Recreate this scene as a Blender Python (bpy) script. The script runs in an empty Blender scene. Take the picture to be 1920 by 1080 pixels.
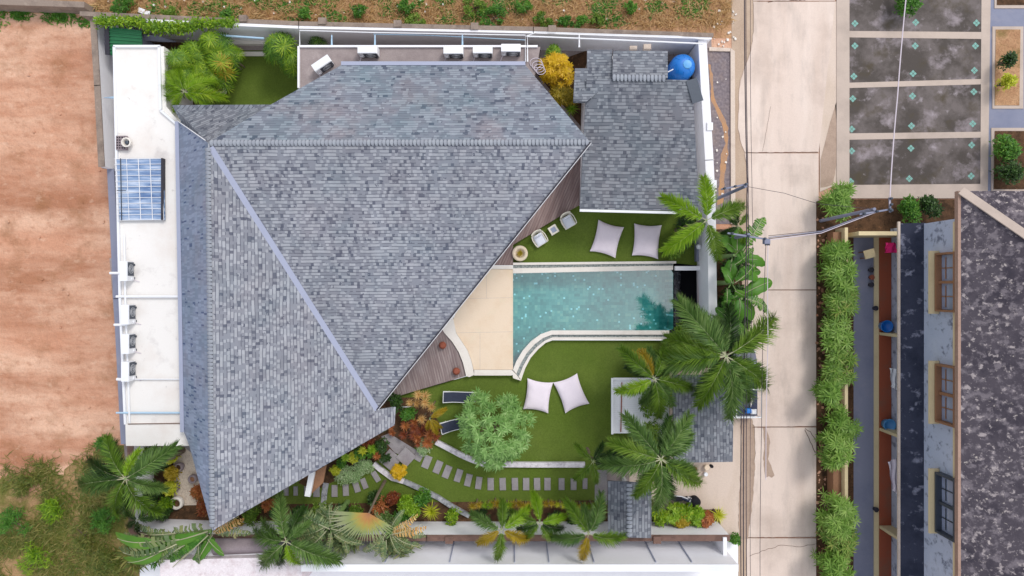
import bpy, math, random
import numpy as np
from mathutils import Vector, Matrix
random.seed(7); RN = np.random.RandomState(11)
R = math.radians
sc = bpy.context.scene
# ------------------------------------------------------------------ camera, world, sun
H = 40.0                       # flying height of the camera in metres
F = 1280.0                     # focal length in photo pixels (1920 wide)
cd = bpy.data.cameras.new('camera'); cam = bpy.data.objects.new('camera', cd); sc.collection.objects.link(cam)
cam.location = (0, 0, H); cam.rotation_euler = (0, 0, 0)
cd.sensor_width = 36; cd.lens = 24; cd.clip_end = 1000; sc.camera = cam
SUN_EL, SUN_AZ = 52, 38       # azimuth clockwise from north (+Y)
w = bpy.data.worlds.new('World'); sc.world = w; w.use_nodes = True
nt = w.node_tree; nt.nodes.clear()
out = nt.nodes.new('ShaderNodeOutputWorld'); bg = nt.nodes.new('ShaderNodeBackground')
sky = nt.nodes.new('ShaderNodeTexSky'); sky.sky_type = 'NISHITA'; sky.sun_disc = False
sky.sun_elevation = R(SUN_EL); sky.sun_rotation = R(SUN_AZ); sky.air_density = 1.0; sky.dust_density = 4.0; sky.ozone_density = 1.0
tc = nt.nodes.new('ShaderNodeTexCoord'); nz = nt.nodes.new('ShaderNodeTexNoise'); nz.inputs['Scale'].default_value = 1.6; nz.inputs['Detail'].default_value = 3
sx = nt.nodes.new('ShaderNodeSeparateXYZ'); ma = nt.nodes.new('ShaderNodeMath'); ma.operation = 'MULTIPLY_ADD'; ma.inputs[1].default_value = 2.4
mr = nt.nodes.new('ShaderNodeMapRange'); mr.inputs[1].default_value = 0.38; mr.inputs[2].default_value = 0.85; mr.inputs[3].default_value = 0.45; mr.inputs[4].default_value = 1.0
mixw = nt.nodes.new('ShaderNodeMix'); mixw.data_type = 'RGBA'; mixw.inputs[7].default_value = (9.6, 9.7, 10.2, 1)
L = nt.links.new
L(tc.outputs['Generated'], nz.inputs['Vector']); L(tc.outputs['Generated'], sx.inputs[0]); L(sx.outputs[0], ma.inputs[0]); L(nz.outputs[0], ma.inputs[2])
L(ma.outputs[0], mr.inputs[0]); L(mr.outputs[0], mixw.inputs[0]); L(sky.outputs[0], mixw.inputs[6]); L(mixw.outputs[2], bg.inputs[0]); L(bg.outputs[0], out.inputs[0])
bg.inputs[1].default_value = 0.115
sd = bpy.data.lights.new('sun', 'SUN'); sd.energy = 1.5; sd.angle = R(16); sd.color = (1, .955, .9)
so = bpy.data.objects.new('sun', sd); sc.collection.objects.link(so)
az = R(SUN_AZ); dirv = Vector((math.sin(az) * math.cos(R(SUN_EL)), math.cos(az) * math.cos(R(SUN_EL)), math.sin(R(SUN_EL))))
so.rotation_euler = dirv.to_track_quat('Z', 'Y').to_euler(); so.location = (20, -10, 60)
sc.view_settings.view_transform = 'Standard'; sc.view_settings.look = 'None'; sc.view_settings.exposure = 0.2; sc.view_settings.gamma = 1
sc.cycles.max_bounces = 6; sc.cycles.transparent_max_bounces = 8; sc.cycles.use_denoising = True
sc.cycles.blur_glossy = 0.3

# ------------------------------------------------------------------ helpers
def P(px, py, z=0.0):
    return Vector(((px - 960) / F * (H - z), (540 - py) / F * (H - z), z))
def XY(px, py, z=0.0):
    p = P(px, py, z); return (p.x, p.y)
def m_px(px, z=0.0): return px / F * (H - z)

def lin(v):
    v /= 255.0
    return v / 12.92 if v <= 0.04045 else ((v + .055) / 1.055) ** 2.4
KC = 0.88
def C(r, g, b, k=1.0): return (min(1, lin(r) * KC * k), min(1, lin(g) * KC * k), min(1, lin(b) * KC * k), 1)

class NT:
    def __init__(s, name):
        s.m = bpy.data.materials.new(name); s.m.use_nodes = True; s.t = s.m.node_tree; s.t.nodes.clear()
        s.out = s.t.nodes.new('ShaderNodeOutputMaterial'); s.b = s.t.nodes.new('ShaderNodeBsdfPrincipled')
        s.l(s.b.outputs[0], s.out.inputs[0])
    def n(s, k, **kw):
        x = s.t.nodes.new(k)
        for a, v in kw.items(): setattr(x, a, v)
        return x
    def l(s, a, b): s.t.links.new(a, b)
    def inp(s, sock, v):
        if isinstance(v, (int, float)) or isinstance(v, tuple): sock.default_value = v
        else: s.l(v, sock)
    def math(s, op, a, b=0.0, c=0.0):
        x = s.n('ShaderNodeMath', operation=op); s.inp(x.inputs[0], a); s.inp(x.inputs[1], b); s.inp(x.inputs[2], c); return x.outputs[0]
    def mix(s, f, a, b, blend='MIX'):
        x = s.n('ShaderNodeMix', data_type='RGBA', blend_type=blend); s.inp(x.inputs[0], f); s.inp(x.inputs[6], a); s.inp(x.inputs[7], b); return x.outputs[2]
    def pos(s, scale=(1, 1, 1), rot=0.0, obj=False):
        mp = s.n('ShaderNodeMapping'); mp.inputs['Scale'].default_value = scale; mp.inputs['Rotation'].default_value = (0, 0, rot)
        if obj: s.l(s.n('ShaderNodeTexCoord').outputs['Object'], mp.inputs[0])
        else: s.l(s.n('ShaderNodeNewGeometry').outputs['Position'], mp.inputs[0])
        return mp.outputs[0]
    def noise(s, vec, scale, detail=5, rough=.6, dist=0):
        x = s.n('ShaderNodeTexNoise'); s.l(vec, x.inputs['Vector']); x.inputs['Scale'].default_value = scale
        x.inputs['Detail'].default_value = detail; x.inputs['Roughness'].default_value = rough; x.inputs['Distortion'].default_value = dist
        return x.outputs[0]
    def rng(s, v, a, b, c=0.0, d=1.0):
        x = s.n('ShaderNodeMapRange'); s.inp(x.inputs[0], v)
        for i, q in enumerate((a, b, c, d)): x.inputs[i + 1].default_value = q
        return x.outputs[0]
    def ramp(s, v, stops):
        x = s.n('ShaderNodeValToRGB'); s.l(v, x.inputs[0]); e = x.color_ramp.elements
        while len(e) < len(stops): e.new(0.5)
        for i, (p, c) in enumerate(stops): e[i].position = p; e[i].color = c
        return x.outputs[0]
    def bump(s, h, strength=.4, dist=.02):
        x = s.n('ShaderNodeBump'); x.inputs['Strength'].default_value = strength; x.inputs['Distance'].default_value = dist
        s.l(h, x.inputs['Height']); s.l(x.outputs[0], s.b.inputs['Normal'])

def M(name, base, layers=(), rough=.8, bump=None, spec=.3, metal=0.0, rot=0.0, grain=0.12):
    """layers: (colour, scale, lo, hi, stretch, opacity)"""
    t = NT(name); col = base
    for (c, scale, lo, hi, st, op) in layers:
        f = t.rng(t.noise(t.pos(st, rot), scale, 6, .62), lo, hi, 0, op); col = t.mix(f, col, c)
    if grain:
        g = t.rng(t.noise(t.pos(), 14, 3, .7), .25, .75, 1 - grain, 1 + grain)
        col = t.mix(1.0, col, g, 'MULTIPLY')
    t.inp(t.b.inputs['Base Color'], col); t.b.inputs['Roughness'].default_value = rough
    t.b.inputs['Specular IOR Level'].default_value = spec; t.b.inputs['Metallic'].default_value = metal
    if bump: t.bump(t.noise(t.pos((1, 1, 1), rot), bump[0], 5, .65), bump[1], bump[2] if len(bump) > 2 else .03)
    return t.m

def leafmat(name, stops, transl=.25, rough=.45, objvar=.2):
    """colour per leaf from a random value for each mesh island, plus a shift per object"""
    t = NT(name); g = t.n('ShaderNodeNewGeometry'); o = t.n('ShaderNodeObjectInfo')
    nn = t.noise(t.pos(), 1.1, 2, .5)
    v = t.math('MULTIPLY_ADD', g.outputs['Random Per Island'], .55, t.math('MULTIPLY', nn, .45))
    v = t.math('ADD', v, t.math('MULTIPLY_ADD', o.outputs['Random'], objvar, -objvar / 2))
    col = t.ramp(v, [(i / (len(stops) - 1), c) for i, c in enumerate(stops)])
    t.l(col, t.b.inputs['Base Color']); t.b.inputs['Roughness'].default_value = rough; t.b.inputs['Specular IOR Level'].default_value = .35
    tr = t.n('ShaderNodeBsdfTranslucent'); t.l(col, tr.inputs[0]); mx = t.n('ShaderNodeMixShader'); mx.inputs[0].default_value = transl
    t.l(t.b.outputs[0], mx.inputs[1]); t.l(tr.outputs[0], mx.inputs[2]); t.l(mx.outputs[0], t.out.inputs[0])
    return t.m

def shingle(name, dark, bg_, tab, line, tw=.165, th=.172, tint=.16, pd=.07, pt=.5, lw_=.2, lstr=.75):
    """laminated shingles: rows of lighter tabs over a mid tone, a thin shadow line under each row, a few dark tabs"""
    t = NT(name); uv = t.n('ShaderNodeUVMap').outputs[0]; s_ = t.n('ShaderNodeSeparateXYZ'); t.l(uv, s_.inputs[0])
    u, v = s_.outputs[0], s_.outputs[1]
    wob = t.noise(uv, .6, 2, .5); vv = t.math('DIVIDE', t.math('ADD', v, t.math('MULTIPLY', wob, .12)), th); row = t.math('FLOOR', vv); fv = t.math('FRACT', vv)
    wn = t.n('ShaderNodeTexWhiteNoise', noise_dimensions='1D'); t.l(row, wn.inputs['W'])
    uu = t.math('ADD', t.math('DIVIDE', u, tw), t.math('MULTIPLY', wn.outputs[0], 7.0)); cell = t.math('FLOOR', uu)
    cv = t.n('ShaderNodeCombineXYZ'); t.l(cell, cv.inputs[0]); t.l(row, cv.inputs[1])
    w2 = t.n('ShaderNodeTexWhiteNoise', noise_dimensions='2D'); t.l(cv.outputs[0], w2.inputs['Vector'])
    w3 = t.n('ShaderNodeSeparateColor'); t.l(w2.outputs[1], w3.inputs[0]); r1 = w2.outputs[0]
    cv2 = t.n('ShaderNodeCombineXYZ'); t.l(t.math('FLOOR', t.math('MULTIPLY', uu, .34)), cv2.inputs[0]); t.l(row, cv2.inputs[1]); w4 = t.n('ShaderNodeTexWhiteNoise', noise_dimensions='2D'); t.l(cv2.outputs[0], w4.inputs['Vector'])
    patch = t.noise(uv, 1.3, 4, .7); big = t.noise(uv, .16, 3, .55)
    istab = t.math('GREATER_THAN', t.math('ADD', t.math('MULTIPLY', r1, .7), t.math('MULTIPLY', w4.outputs[0], .3)), 1 - pt)
    col = t.mix(t.rng(w3.outputs[0], 0, 1, 0, 1), bg_, tuple(x * .82 for x in bg_[:3]) + (1,))
    tb_ = t.mix(t.rng(patch, .42, .68), tab, tuple(min(1, x * 1.18) for x in tab[:3]) + (1,)); tb_ = t.mix(t.rng(w3.outputs[1], 0, 1, 0, .35), tb_, bg_)
    col = t.mix(istab, col, tb_)
    dk = t.math('LESS_THAN', w3.outputs[2], t.rng(patch, .35, .6, pd * 2.2, pd * .3)); col = t.mix(t.math('MULTIPLY', dk, .85), col, dark)
    col = t.mix(t.rng(t.noise(uv, .5, 3, .6), .45, .75, 0, tint), col, C(92, 128, 138)); col = t.mix(t.rng(t.noise(t.pos(), .41, 3, .6), .5, .75, 0, tint), col, C(158, 140, 140))
    col = t.mix(1.0, col, t.rng(big, .3, .7, .9, 1.08), 'MULTIPLY')
    gh = t.math('MULTIPLY', t.math('LESS_THAN', fv, lw_), t.math('GREATER_THAN', w3.outputs[0], .2))
    col = t.mix(t.math('MULTIPLY', gh, lstr), col, line)
    t.l(col, t.b.inputs['Base Color']); t.b.inputs['Roughness'].default_value = .88; t.b.inputs['Specular IOR Level'].default_value = .2
    t.bump(t.math('SUBTRACT', t.math('MULTIPLY', istab, .4), gh), .5, .02)
    return t.m

class MB:
    def __init__(s): s.v = []; s.f = []; s.uv = []; s.n = 0; s.hasuv = False
    def add(s, V, Fc, UV=None):
        V = np.asarray(V, float).reshape(-1, 3)
        s.v.append(V); o = s.n
        for k, f in enumerate(Fc):
            s.f.append(tuple(i + o for i in f))
            if UV is not None: s.uv.append(UV[k])
        if UV is not None: s.hasuv = True
        s.n += len(V); return s
    def box(s, c, size, rz=0.0, M3=None):
        a, b, d = size[0] / 2, size[1] / 2, size[2] / 2
        V = np.array([(x * a, y * b, z * d) for x in (-1, 1) for y in (-1, 1) for z in (-1, 1)])
        m = np.array(M3) if M3 is not None else rotz(rz)
        V = V @ m.T + np.array(c)
        return s.add(V, [(0, 1, 3, 2), (4, 6, 7, 5), (0, 4, 5, 1), (2, 3, 7, 6), (0, 2, 6, 4), (1, 5, 7, 3)])
    def prism(s, poly, z0, z1):
        """poly: list of (x,y) or (x,y,ztop)"""
        n = len(poly)
        a = sum(poly[i][0] * poly[(i + 1) % n][1] - poly[(i + 1) % n][0] * poly[i][1] for i in range(n))
        if a < 0: poly = poly[::-1]
        top = [(p[0], p[1], p[2] if len(p) > 2 else z1) for p in poly]; bot = [(p[0], p[1], z0 if z0 is not None else (p[2] if len(p) > 2 else z1) - .12) for p in poly]
        fc = [tuple(range(n)), tuple(range(2 * n - 1, n - 1, -1))] + [(i, n + i, n + (i + 1) % n, (i + 1) % n) for i in range(n)]
        return s.add(top + bot, fc)
    def sheet(s, poly, z):
        n = len(poly)
        a = sum(poly[i][0] * poly[(i + 1) % n][1] - poly[(i + 1) % n][0] * poly[i][1] for i in range(n))
        if a < 0: poly = poly[::-1]
        return s.add([(p[0], p[1], z) for p in poly], [tuple(range(n))])
    def tube(s, pts, r, n=6):
        pts = [Vector(p) for p in pts]; V = []; k = len(pts); rr = r if isinstance(r, (list, tuple)) else [r] * k
        for i, p in enumerate(pts):
            d = (pts[min(i + 1, k - 1)] - pts[max(i - 1, 0)]).normalized()
            a = d.cross(Vector((0, 0, 1)))
            if a.length < 1e-3: a = d.cross(Vector((0, 1, 0)))
            a.normalize(); b = d.cross(a)
            for j in range(n):
                t = 2 * math.pi * j / n; V.append(tuple(p + (a * math.cos(t) + b * math.sin(t)) * rr[i]))
        fc = [(i * n + j, i * n + (j + 1) % n, (i + 1) * n + (j + 1) % n, (i + 1) * n + j) for i in range(k - 1) for j in range(n)]
        fc += [tuple(range(n - 1, -1, -1)), tuple((k - 1) * n + j for j in range(n))]
        return s.add(V, fc)
    def lathe(s, prof, c, n=24):
        V = [(c[0] + r * math.cos(2 * math.pi * j / n), c[1] + r * math.sin(2 * math.pi * j / n), c[2] + z) for r, z in prof for j in range(n)]
        k = len(prof); fc = [(i * n + j, i * n + (j + 1) % n, (i + 1) * n + (j + 1) % n, (i + 1) * n + j) for i in range(k - 1) for j in range(n)]
        fc += [tuple(range(n - 1, -1, -1)), tuple((k - 1) * n + j for j in range(n))]
        return s.add(V, fc)
    def build(s, name, mat, parent=None, smooth=False, origin=None, flat_z=None):
        V = np.concatenate(s.v)
        if parent is not None: o = np.array(WL[parent.name])
        elif origin is not None: o = np.array(origin)
        else: o = np.array([(V[:, 0].min() + V[:, 0].max()) / 2, (V[:, 1].min() + V[:, 1].max()) / 2, V[:, 2].min()])
        me = bpy.data.meshes.new(name); me.from_pydata((V - o).tolist(), [], s.f)
        if s.hasuv:
            lay = me.uv_layers.new(name='UVMap'); flat = [c for u in s.uv for p in u for c in p]
            lay.data.foreach_set('uv', flat)
        me.materials.append(mat)
        if smooth: me.polygons.foreach_set('use_smooth', [True] * len(me.polygons))
        ob = bpy.data.objects.new(name, me); sc.collection.objects.link(ob)
        if parent is not None: ob.parent = parent; WL[ob.name] = tuple(o)
        else: ob.location = o; WL[ob.name] = tuple(o)
        return ob
WL = {}
def rotz(a): c, s_ = math.cos(a), math.sin(a); return np.array([[c, -s_, 0], [s_, c, 0], [0, 0, 1]])
def roty(a): c, s_ = math.cos(a), math.sin(a); return np.array([[c, 0, s_], [0, 1, 0], [-s_, 0, c]])
def rotx(a): c, s_ = math.cos(a), math.sin(a); return np.array([[1, 0, 0], [0, c, -s_], [0, s_, c]])
def tag(o, label=None, cat=None, group=None, kind=None):
    if label: o['label'] = label
    if cat: o['category'] = cat
    if group: o['group'] = group
    if kind: o['kind'] = kind
    return o
def thing(name, label, cat, loc=(0, 0, 0), group=None):
    o = bpy.data.objects.new(name, None); sc.collection.objects.link(o); o.location = loc; WL[o.name] = tuple(loc)
    o.empty_display_size = .2
    return tag(o, label, cat, group)
def struct(mb, name, mat, parent=None, **k):
    o = mb.build(name, mat, parent, **k)
    if parent is None: o['kind'] = 'structure'
    return o
def dup(root, loc, rz=0.0, label=None, group=None, scale=1.0):
    r = root.copy(); sc.collection.objects.link(r); r.location = loc; r.rotation_euler = (0, 0, rz); r.scale = (scale,) * 3
    if label: r['label'] = label
    if group: r['group'] = group
    for ch in list(root.children):
        c = ch.copy(); sc.collection.objects.link(c); c.parent = r
        for g in list(ch.children):
            d = g.copy(); sc.collection.objects.link(d); d.parent = c
    return r
def place(root, loc, rz=0.0, label=None):
    root.location = loc; root.rotation_euler = (0, 0, rz)
    if label: root['label'] = label
    return root
def pxpoly(pts, z=0.0): return [XY(x, y, z) for x, y in pts]
def band(pts_a, pts_b, z):      # strip between two px polylines
    return pxpoly(pts_a + pts_b[::-1], z)
ORD = ['first', 'second', 'third', 'fourth', 'fifth', 'sixth', 'seventh', 'eighth', 'ninth', 'tenth', 'eleventh', 'twelfth', 'thirteenth', 'fourteenth', 'fifteenth', 'sixteenth', 'seventeenth', 'eighteenth', 'nineteenth', 'twentieth']
# ------------------------------------------------------------------ materials
m_dirt = M('orange_dirt', C(204, 152, 124), [(C(224, 184, 158), .4, .4, .6, (.22, 1, 1), .9), (C(172, 118, 90), .33, .46, .64, (.25, 1, 1), .9), (C(150, 106, 74), .5, .52, .7, (1, 1, 1), .6), (C(176, 124, 96), 2.4, .52, .7, (.7, 1, 1), .6), (C(238, 205, 180), 2.2, .58, .8, (.6, 1, 1), .5)], .95, (1.3, .7, .25), .1)
m_scrub = M('dry_grass_soil', C(178, 138, 104), [(C(205, 165, 128), .9, .45, .7, (1, 1, 1), .8), (C(120, 105, 60), .7, .5, .66, (1, 1, 1), .75), (C(95, 110, 45), 1.3, .6, .75, (1, 1, 1), .6), (C(150, 105, 78), 3, .5, .75, (1, 1, 1), .6)], .95, (5, .8, .1), .1, grain=.3)
m_greensoil = M('weedy_soil', C(166, 134, 98), [(C(100, 106, 48), .45, .42, .56, (1, 1, 1), .9), (C(206, 172, 134), .5, .55, .66, (1, 1, 1), .9), (C(74, 96, 36), 1.5, .55, .75, (1, 1, 1), .6)], .95, (4, .7, .1), .1, grain=.25)
m_road = M('road_concrete', C(226, 208, 196), [(C(236, 221, 210), .3, .45, .7, (1.6, .25, 1), .8), (C(206, 186, 172), .35, .5, .75, (2, .3, 1), .7), (C(178, 166, 158), .8, .52, .76, (1.5, .35, 1), .6), (C(170, 152, 140), .25, .5, .7, (1, 1, 1), .45), (C(150, 140, 135), 9, .72, .8, (1, 1, 1), .35)], .9, (9, .25), .2, grain=.05)
m_road2 = M('old_road_concrete', C(218, 200, 186), [(C(200, 180, 160), .4, .45, .7, (1.6, .4, 1), .8), (C(182, 165, 152), 1.2, .58, .8, (1.5, .6, 1), .5)], .9, (9, .25), .2, grain=.07)
m_verge = M('sandy_verge', C(190, 168, 148), [(C(168, 145, 126), .8, .45, .7, (1, .4, 1), .8), (C(206, 188, 168), 1.6, .5, .75, (1, .5, 1), .6), (C(140, 122, 110), 5, .62, .8, (1, 1, 1), .5)], .95, (8, .4), .1)
m_line = M('dark_joint', C(120, 98, 88), (), .95, None, .1)
m_stain = M('damp_stain', C(178, 155, 138), [(C(160, 138, 122), 2, .45, .7, (1, 1, 1), .8)], .7, None, .25)
m_gravel = M('dark_gravel', C(142, 132, 136), [(C(112, 104, 110), 7, .42, .6, (1, 1, 1), .9), (C(180, 170, 168), 9, .6, .72, (1, 1, 1), .8), (C(160, 140, 128), .8, .5, .75, (1, 1, 1), .6)], .95, (16, .8), .1, grain=.3)
m_clay = M('orange_clay', C(188, 146, 110), [(C(164, 138, 122), 1.5, .45, .7, (1, 1, 1), .8)], .95, (6, .4), .1)
m_kerb = M('kerb_concrete', C(216, 200, 186), [(C(180, 160, 145), 1.4, .5, .75, (1, 1, 1), .7)], .9, (9, .3), .2)
m_cap = M('weathered_concrete', C(150, 135, 124), [(C(110, 98, 92), 1.2, .48, .7, (1, 1, 1), .8), (C(180, 165, 152), 3, .55, .75, (1, 1, 1), .6)], .92, (8, .4), .15)
m_browncap = M('brown_cap', C(128, 102, 92), [(C(96, 76, 70), 1.8, .45, .7, (1, 1, 1), .8), (C(160, 138, 126), 4, .6, .78, (1, 1, 1), .6)], .92, (8, .4), .15)
m_white = M('white_render', C(250, 250, 254), [(C(230, 228, 234), .6, .5, .8, (1, 1, 1), .5), (C(186, 182, 180), 3.5, .68, .82, (1, 1, 1), .4)], .8, (6, .12), .25, grain=.02)
m_whiteroof = M('white_roof_paint', C(240, 237, 233), [(C(226, 216, 208), .5, .48, .75, (1, 1, 1), .7), (C(196, 190, 188), .8, .58, .74, (1, 1, 1), .6), (C(150, 144, 144), 2.6, .66, .78, (1, 1, 1), .5), (C(222, 196, 178), 1.6, .66, .85, (1, 1, 1), .35)], .75, (5, .12), .3, grain=.02)
m_pinkwhite = M('pinkish_render', C(232, 224, 228), [(C(206, 190, 194), 2.2, .5, .7, (1, 1, 1), .8), (C(246, 240, 242), 3, .55, .7, (1, 1, 1), .7)], .9, (7, .3), .2)
m_stained = M('stained_concrete', C(164, 152, 150), [(C(138, 126, 126), .7, .42, .65, (1, 1, 1), .8), (C(200, 188, 184), .9, .58, .78, (1, 1, 1), .7), (C(98, 88, 88), 4, .68, .8, (1, 1, 1), .6)], .9, (7, .3), .2)
m_purple = M('purple_grey_screed', C(150, 138, 142), [(C(128, 116, 122), 1, .45, .7, (1, 1, 1), .8), (C(176, 165, 165), 4, .6, .8, (1, 1, 1), .5)], .9, (7, .3), .2)
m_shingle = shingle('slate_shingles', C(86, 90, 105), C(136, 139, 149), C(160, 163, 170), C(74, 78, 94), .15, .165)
m_shingle_n = shingle('slate_shingles_north_shade', C(76, 84, 100), C(126, 132, 144), C(144, 152, 162), C(84, 90, 106), .26, .16, .4, .06, .45, .2, .6)  # same slate, with the north slope's darker shading painted into the colours
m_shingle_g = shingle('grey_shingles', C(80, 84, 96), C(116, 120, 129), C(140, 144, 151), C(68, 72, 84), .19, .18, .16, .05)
m_shingle_w = shingle('slate_shingles_west_shade', C(76, 92, 128), C(138, 150, 172), C(148, 160, 182), C(120, 132, 158), .09, .42, .3, .05, .5, .1, .2)  # same slate, bluish shade of the steep west slope painted in
m_cap_tile = leafmat('ridge_tile', [C(136, 142, 152), C(146, 151, 161), C(152, 158, 167), C(160, 165, 172)], 0, .85, 0)
m_metal = M('pale_blue_metal', C(166, 172, 194), [(C(150, 156, 178), .8, .5, .8, (1, 1, 1), .5)], .5, None, .5, .1, grain=.02)
m_dark = M('dark_fascia', C(52, 50, 60), (), .6, None, .4)
m_whitemetal = M('white_metal', C(240, 242, 246), [(C(214, 216, 222), 2, .6, .85, (1, 1, 1), .5)], .4, None, .5, grain=.01)
m_bluepipe = M('light_blue_pipe', C(176, 208, 232), (), .4, None, .5, grain=.02)
m_lawn = M('lawn_turf', C(99, 118, 50), [(C(118, 134, 68), .22, .52, .7, (1, 1, 1), .6), (C(96, 118, 44), .35, .4, .7, (1, 1, 1), .8), (C(112, 130, 56), .5, .5, .75, (1, 1, 1), .7), (C(86, 108, 40), 1.6, .55, .8, (1, 1, 1), .45)], .95, (38, .9, .03), .1, grain=.22)
m_deck_mats = []
def deckmat(name, ang, base, dark, light):
    t = NT(name); v = t.pos((1, 1, 1), ang); s_ = t.n('ShaderNodeSeparateXYZ'); t.l(v, s_.inputs[0])
    q = t.math('DIVIDE', s_.outputs[0], .14); cell = t.math('FLOOR', q); fr = t.math('FRACT', q)
    wn = t.n('ShaderNodeTexWhiteNoise', noise_dimensions='1D'); t.l(cell, wn.inputs['W'])
    ns = t.noise(t.pos((9, .7, 1), ang) if False else v, 1, 1); 
    mp = t.n('ShaderNodeMapping'); mp.inputs['Scale'].default_value = (12, .8, 1); t.l(v, mp.inputs[0]); gr = t.noise(mp.outputs[0], 1.0, 5, .65)
    col = t.mix(t.rng(wn.outputs[0], 0, 1, 0, .55), base, dark); col = t.mix(t.rng(gr, .45, .75, 0, .75), col, light)
    col = t.mix(t.math('MULTIPLY', t.math('LESS_THAN', fr, .12), .6), col, C(70, 56, 56))
    t.l(col, t.b.inputs['Base Color']); t.b.inputs['Roughness'].default_value = .8; t.b.inputs['Specular IOR Level'].default_value = .2
    return t.m
m_deck = deckmat('weathered_planks', R(22), C(150, 128, 124), C(118, 98, 96), C(184, 168, 164))
m_deck2 = deckmat('grey_planks', R(-14), C(150, 134, 132), C(122, 106, 106), C(190, 180, 178))
m_stone = M('tan_flagstone', C(238, 218, 194), [(C(228, 202, 172), .9, .45, .7, (1, 1, 1), .7), (C(226, 218, 192), .6, .5, .7, (1, 1, 1), .6), (C(214, 186, 158), 3, .62, .8, (1, 1, 1), .4)], .8, (6, .2), .3, grain=.04)
m_coping = M('pale_coping', C(236, 230, 222), [(C(214, 204, 194), 1.6, .5, .78, (1, 1, 1), .6)], .75, (7, .2), .3, grain=.04)
m_channel = M('pebble_channel', C(160, 166, 164), [(C(106, 118, 120), 9, .45, .6, (1, 1, 1), .9), (C(205, 208, 205), 12, .6, .72, (1, 1, 1), .9)], .8, (14, .8), .3, grain=.3)
m_rock = M('rough_rock', C(104, 104, 112), [(C(54, 56, 66), 4, .42, .56, (1, .45, 1), .95), (C(172, 174, 184), 6, .58, .7, (1, .4, 1), .9)], .6, (7, 1, .2), .4, grain=.3)
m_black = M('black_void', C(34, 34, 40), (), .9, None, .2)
m_dkmetal = M('dark_grey_metal', C(72, 80, 92), (), .45, None, .5, .3)
m_paver = M('grey_paver', C(158, 154, 156), [(C(136, 126, 132), 1.6, .45, .75, (1, 1, 1), .7), (C(184, 176, 178), 4, .58, .8, (1, 1, 1), .5)], .88, (9, .3), .2)
m_soil = M('garden_soil', C(96, 72, 54), [(C(64, 50, 38), 2, .45, .65, (1, 1, 1), .9), (C(140, 104, 76), 3.5, .58, .75, (1, 1, 1), .7)], .95, (9, .8), .1, grain=.3)
m_pebble = M('white_pebbles', C(226, 212, 196), [(C(190, 172, 158), 12, .5, .65, (1, 1, 1), .8), (C(246, 238, 228), 9, .6, .7, (1, 1, 1), .6)], .9, (18, .6), .2)
m_asphalt = M('grey_paving', C(116, 108, 106), [(C(82, 76, 72), .5, .4, .56, (1, 1, 1), .95), (C(158, 148, 152), .8, .52, .66, (1, 1, 1), .8), (C(84, 76, 62), .7, .54, .68, (1, 1, 1), .85), (C(176, 168, 172), 1.6, .62, .72, (1, 1, 1), .6)], .9, (4, .2), .2, grain=.05)
m_beam = M('beige_concrete', C(198, 182, 170), [(C(172, 158, 148), .7, .45, .75, (1, 1, 1), .7)], .9, (6, .2), .2, grain=.04)
m_teal = M('teal_tile', C(128, 178, 168), (), .7, None, .3)
m_terr = M('terracotta', C(150, 84, 64), [(C(110, 60, 48), 6, .5, .7, (1, 1, 1), .6)], .7, None, .3)
m_fabric = M('pale_lilac_canvas', C(240, 230, 240), [(C(228, 216, 228), 1.2, .5, .75, (1, 1, 1), .5)], .9, (40, .15), .15, grain=.03)
m_fabricw = M('white_cushion', C(226, 230, 240), [(C(208, 214, 228), 3, .5, .75, (1, 1, 1), .5)], .9, (40, .15), .15, grain=.02)
m_cream = M('cream_frame', C(236, 230, 214), (), .5, None, .4, grain=.02)
m_mesh = M('navy_mesh', C(52, 58, 78), [(C(66, 72, 92), 3, .5, .8, (1, 1, 1), .5)], .7, (60, .3), .3)
m_blue = M('blue_plastic', C(20, 122, 214), [(C(40, 140, 225), 1.5, .5, .75, (1, 1, 1), .5)], .4, None, .5, grain=.02)
m_ltblue = M('light_blue_plastic', C(96, 172, 232), (), .45, None, .5, grain=.02)
m_green = M('green_sheet', C(44, 118, 76), [(C(34, 98, 62), 1, .5, .75, (1, .2, 1), .6)], .5, None, .4, .1)
m_glass = M('window_glass', C(150, 160, 185), (), .12, None, .8, grain=0)
m_cable = M('black_cable', C(70, 62, 70), (), .7, None, .3, grain=0)
m_cablew = M('pale_cable', C(215, 205, 215), (), .7, None, .3, grain=0)
m_wallblue = M('stained_blue_wall', C(190, 200, 222), [(C(86, 92, 114), 2.6, .53, .66, (1, 1, 1), .75), (C(206, 214, 232), .6, .5, .7, (1, 1, 1), .7)], .85, (4, .2), .2, grain=.05)
m_blackroof = M('lichen_black_roof', C(84, 78, 86), [(C(58, 54, 64), .7, .45, .65, (1, 1, 1), .8), (C(132, 124, 130), 2.6, .5, .62, (1, 1, 1), .75), (C(178, 168, 168), 3.4, .57, .65, (1, 1, 1), .85), (C(206, 196, 188), 5, .63, .7, (1, 1, 1), .8)], .9, (5, .4), .2, grain=.12)
m_darkroof = M('porch_slate_roof', C(56, 60, 78), [(C(36, 42, 60), .9, .45, .65, (1, 1, 1), .8), (C(150, 152, 170), 1.9, .57, .68, (1, 1, 1), .75)], .85, (5, .3), .3, grain=.1)
m_eave = M('faded_eave_board', C(168, 140, 126), [(C(136, 106, 92), 1.5, .5, .75, (1, 1, 1), .6)], .8, None, .2)
m_wood = M('brown_window_wood', C(152, 112, 84), [(C(122, 88, 66), 1.5, .5, .75, (1, 1, 1), .6)], .6, None, .3)
m_creamp = M('cream_paint', C(226, 208, 166), [(C(200, 180, 140), .8, .5, .75, (1, 1, 1), .5)], .7, None, .3, grain=.04)
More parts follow.
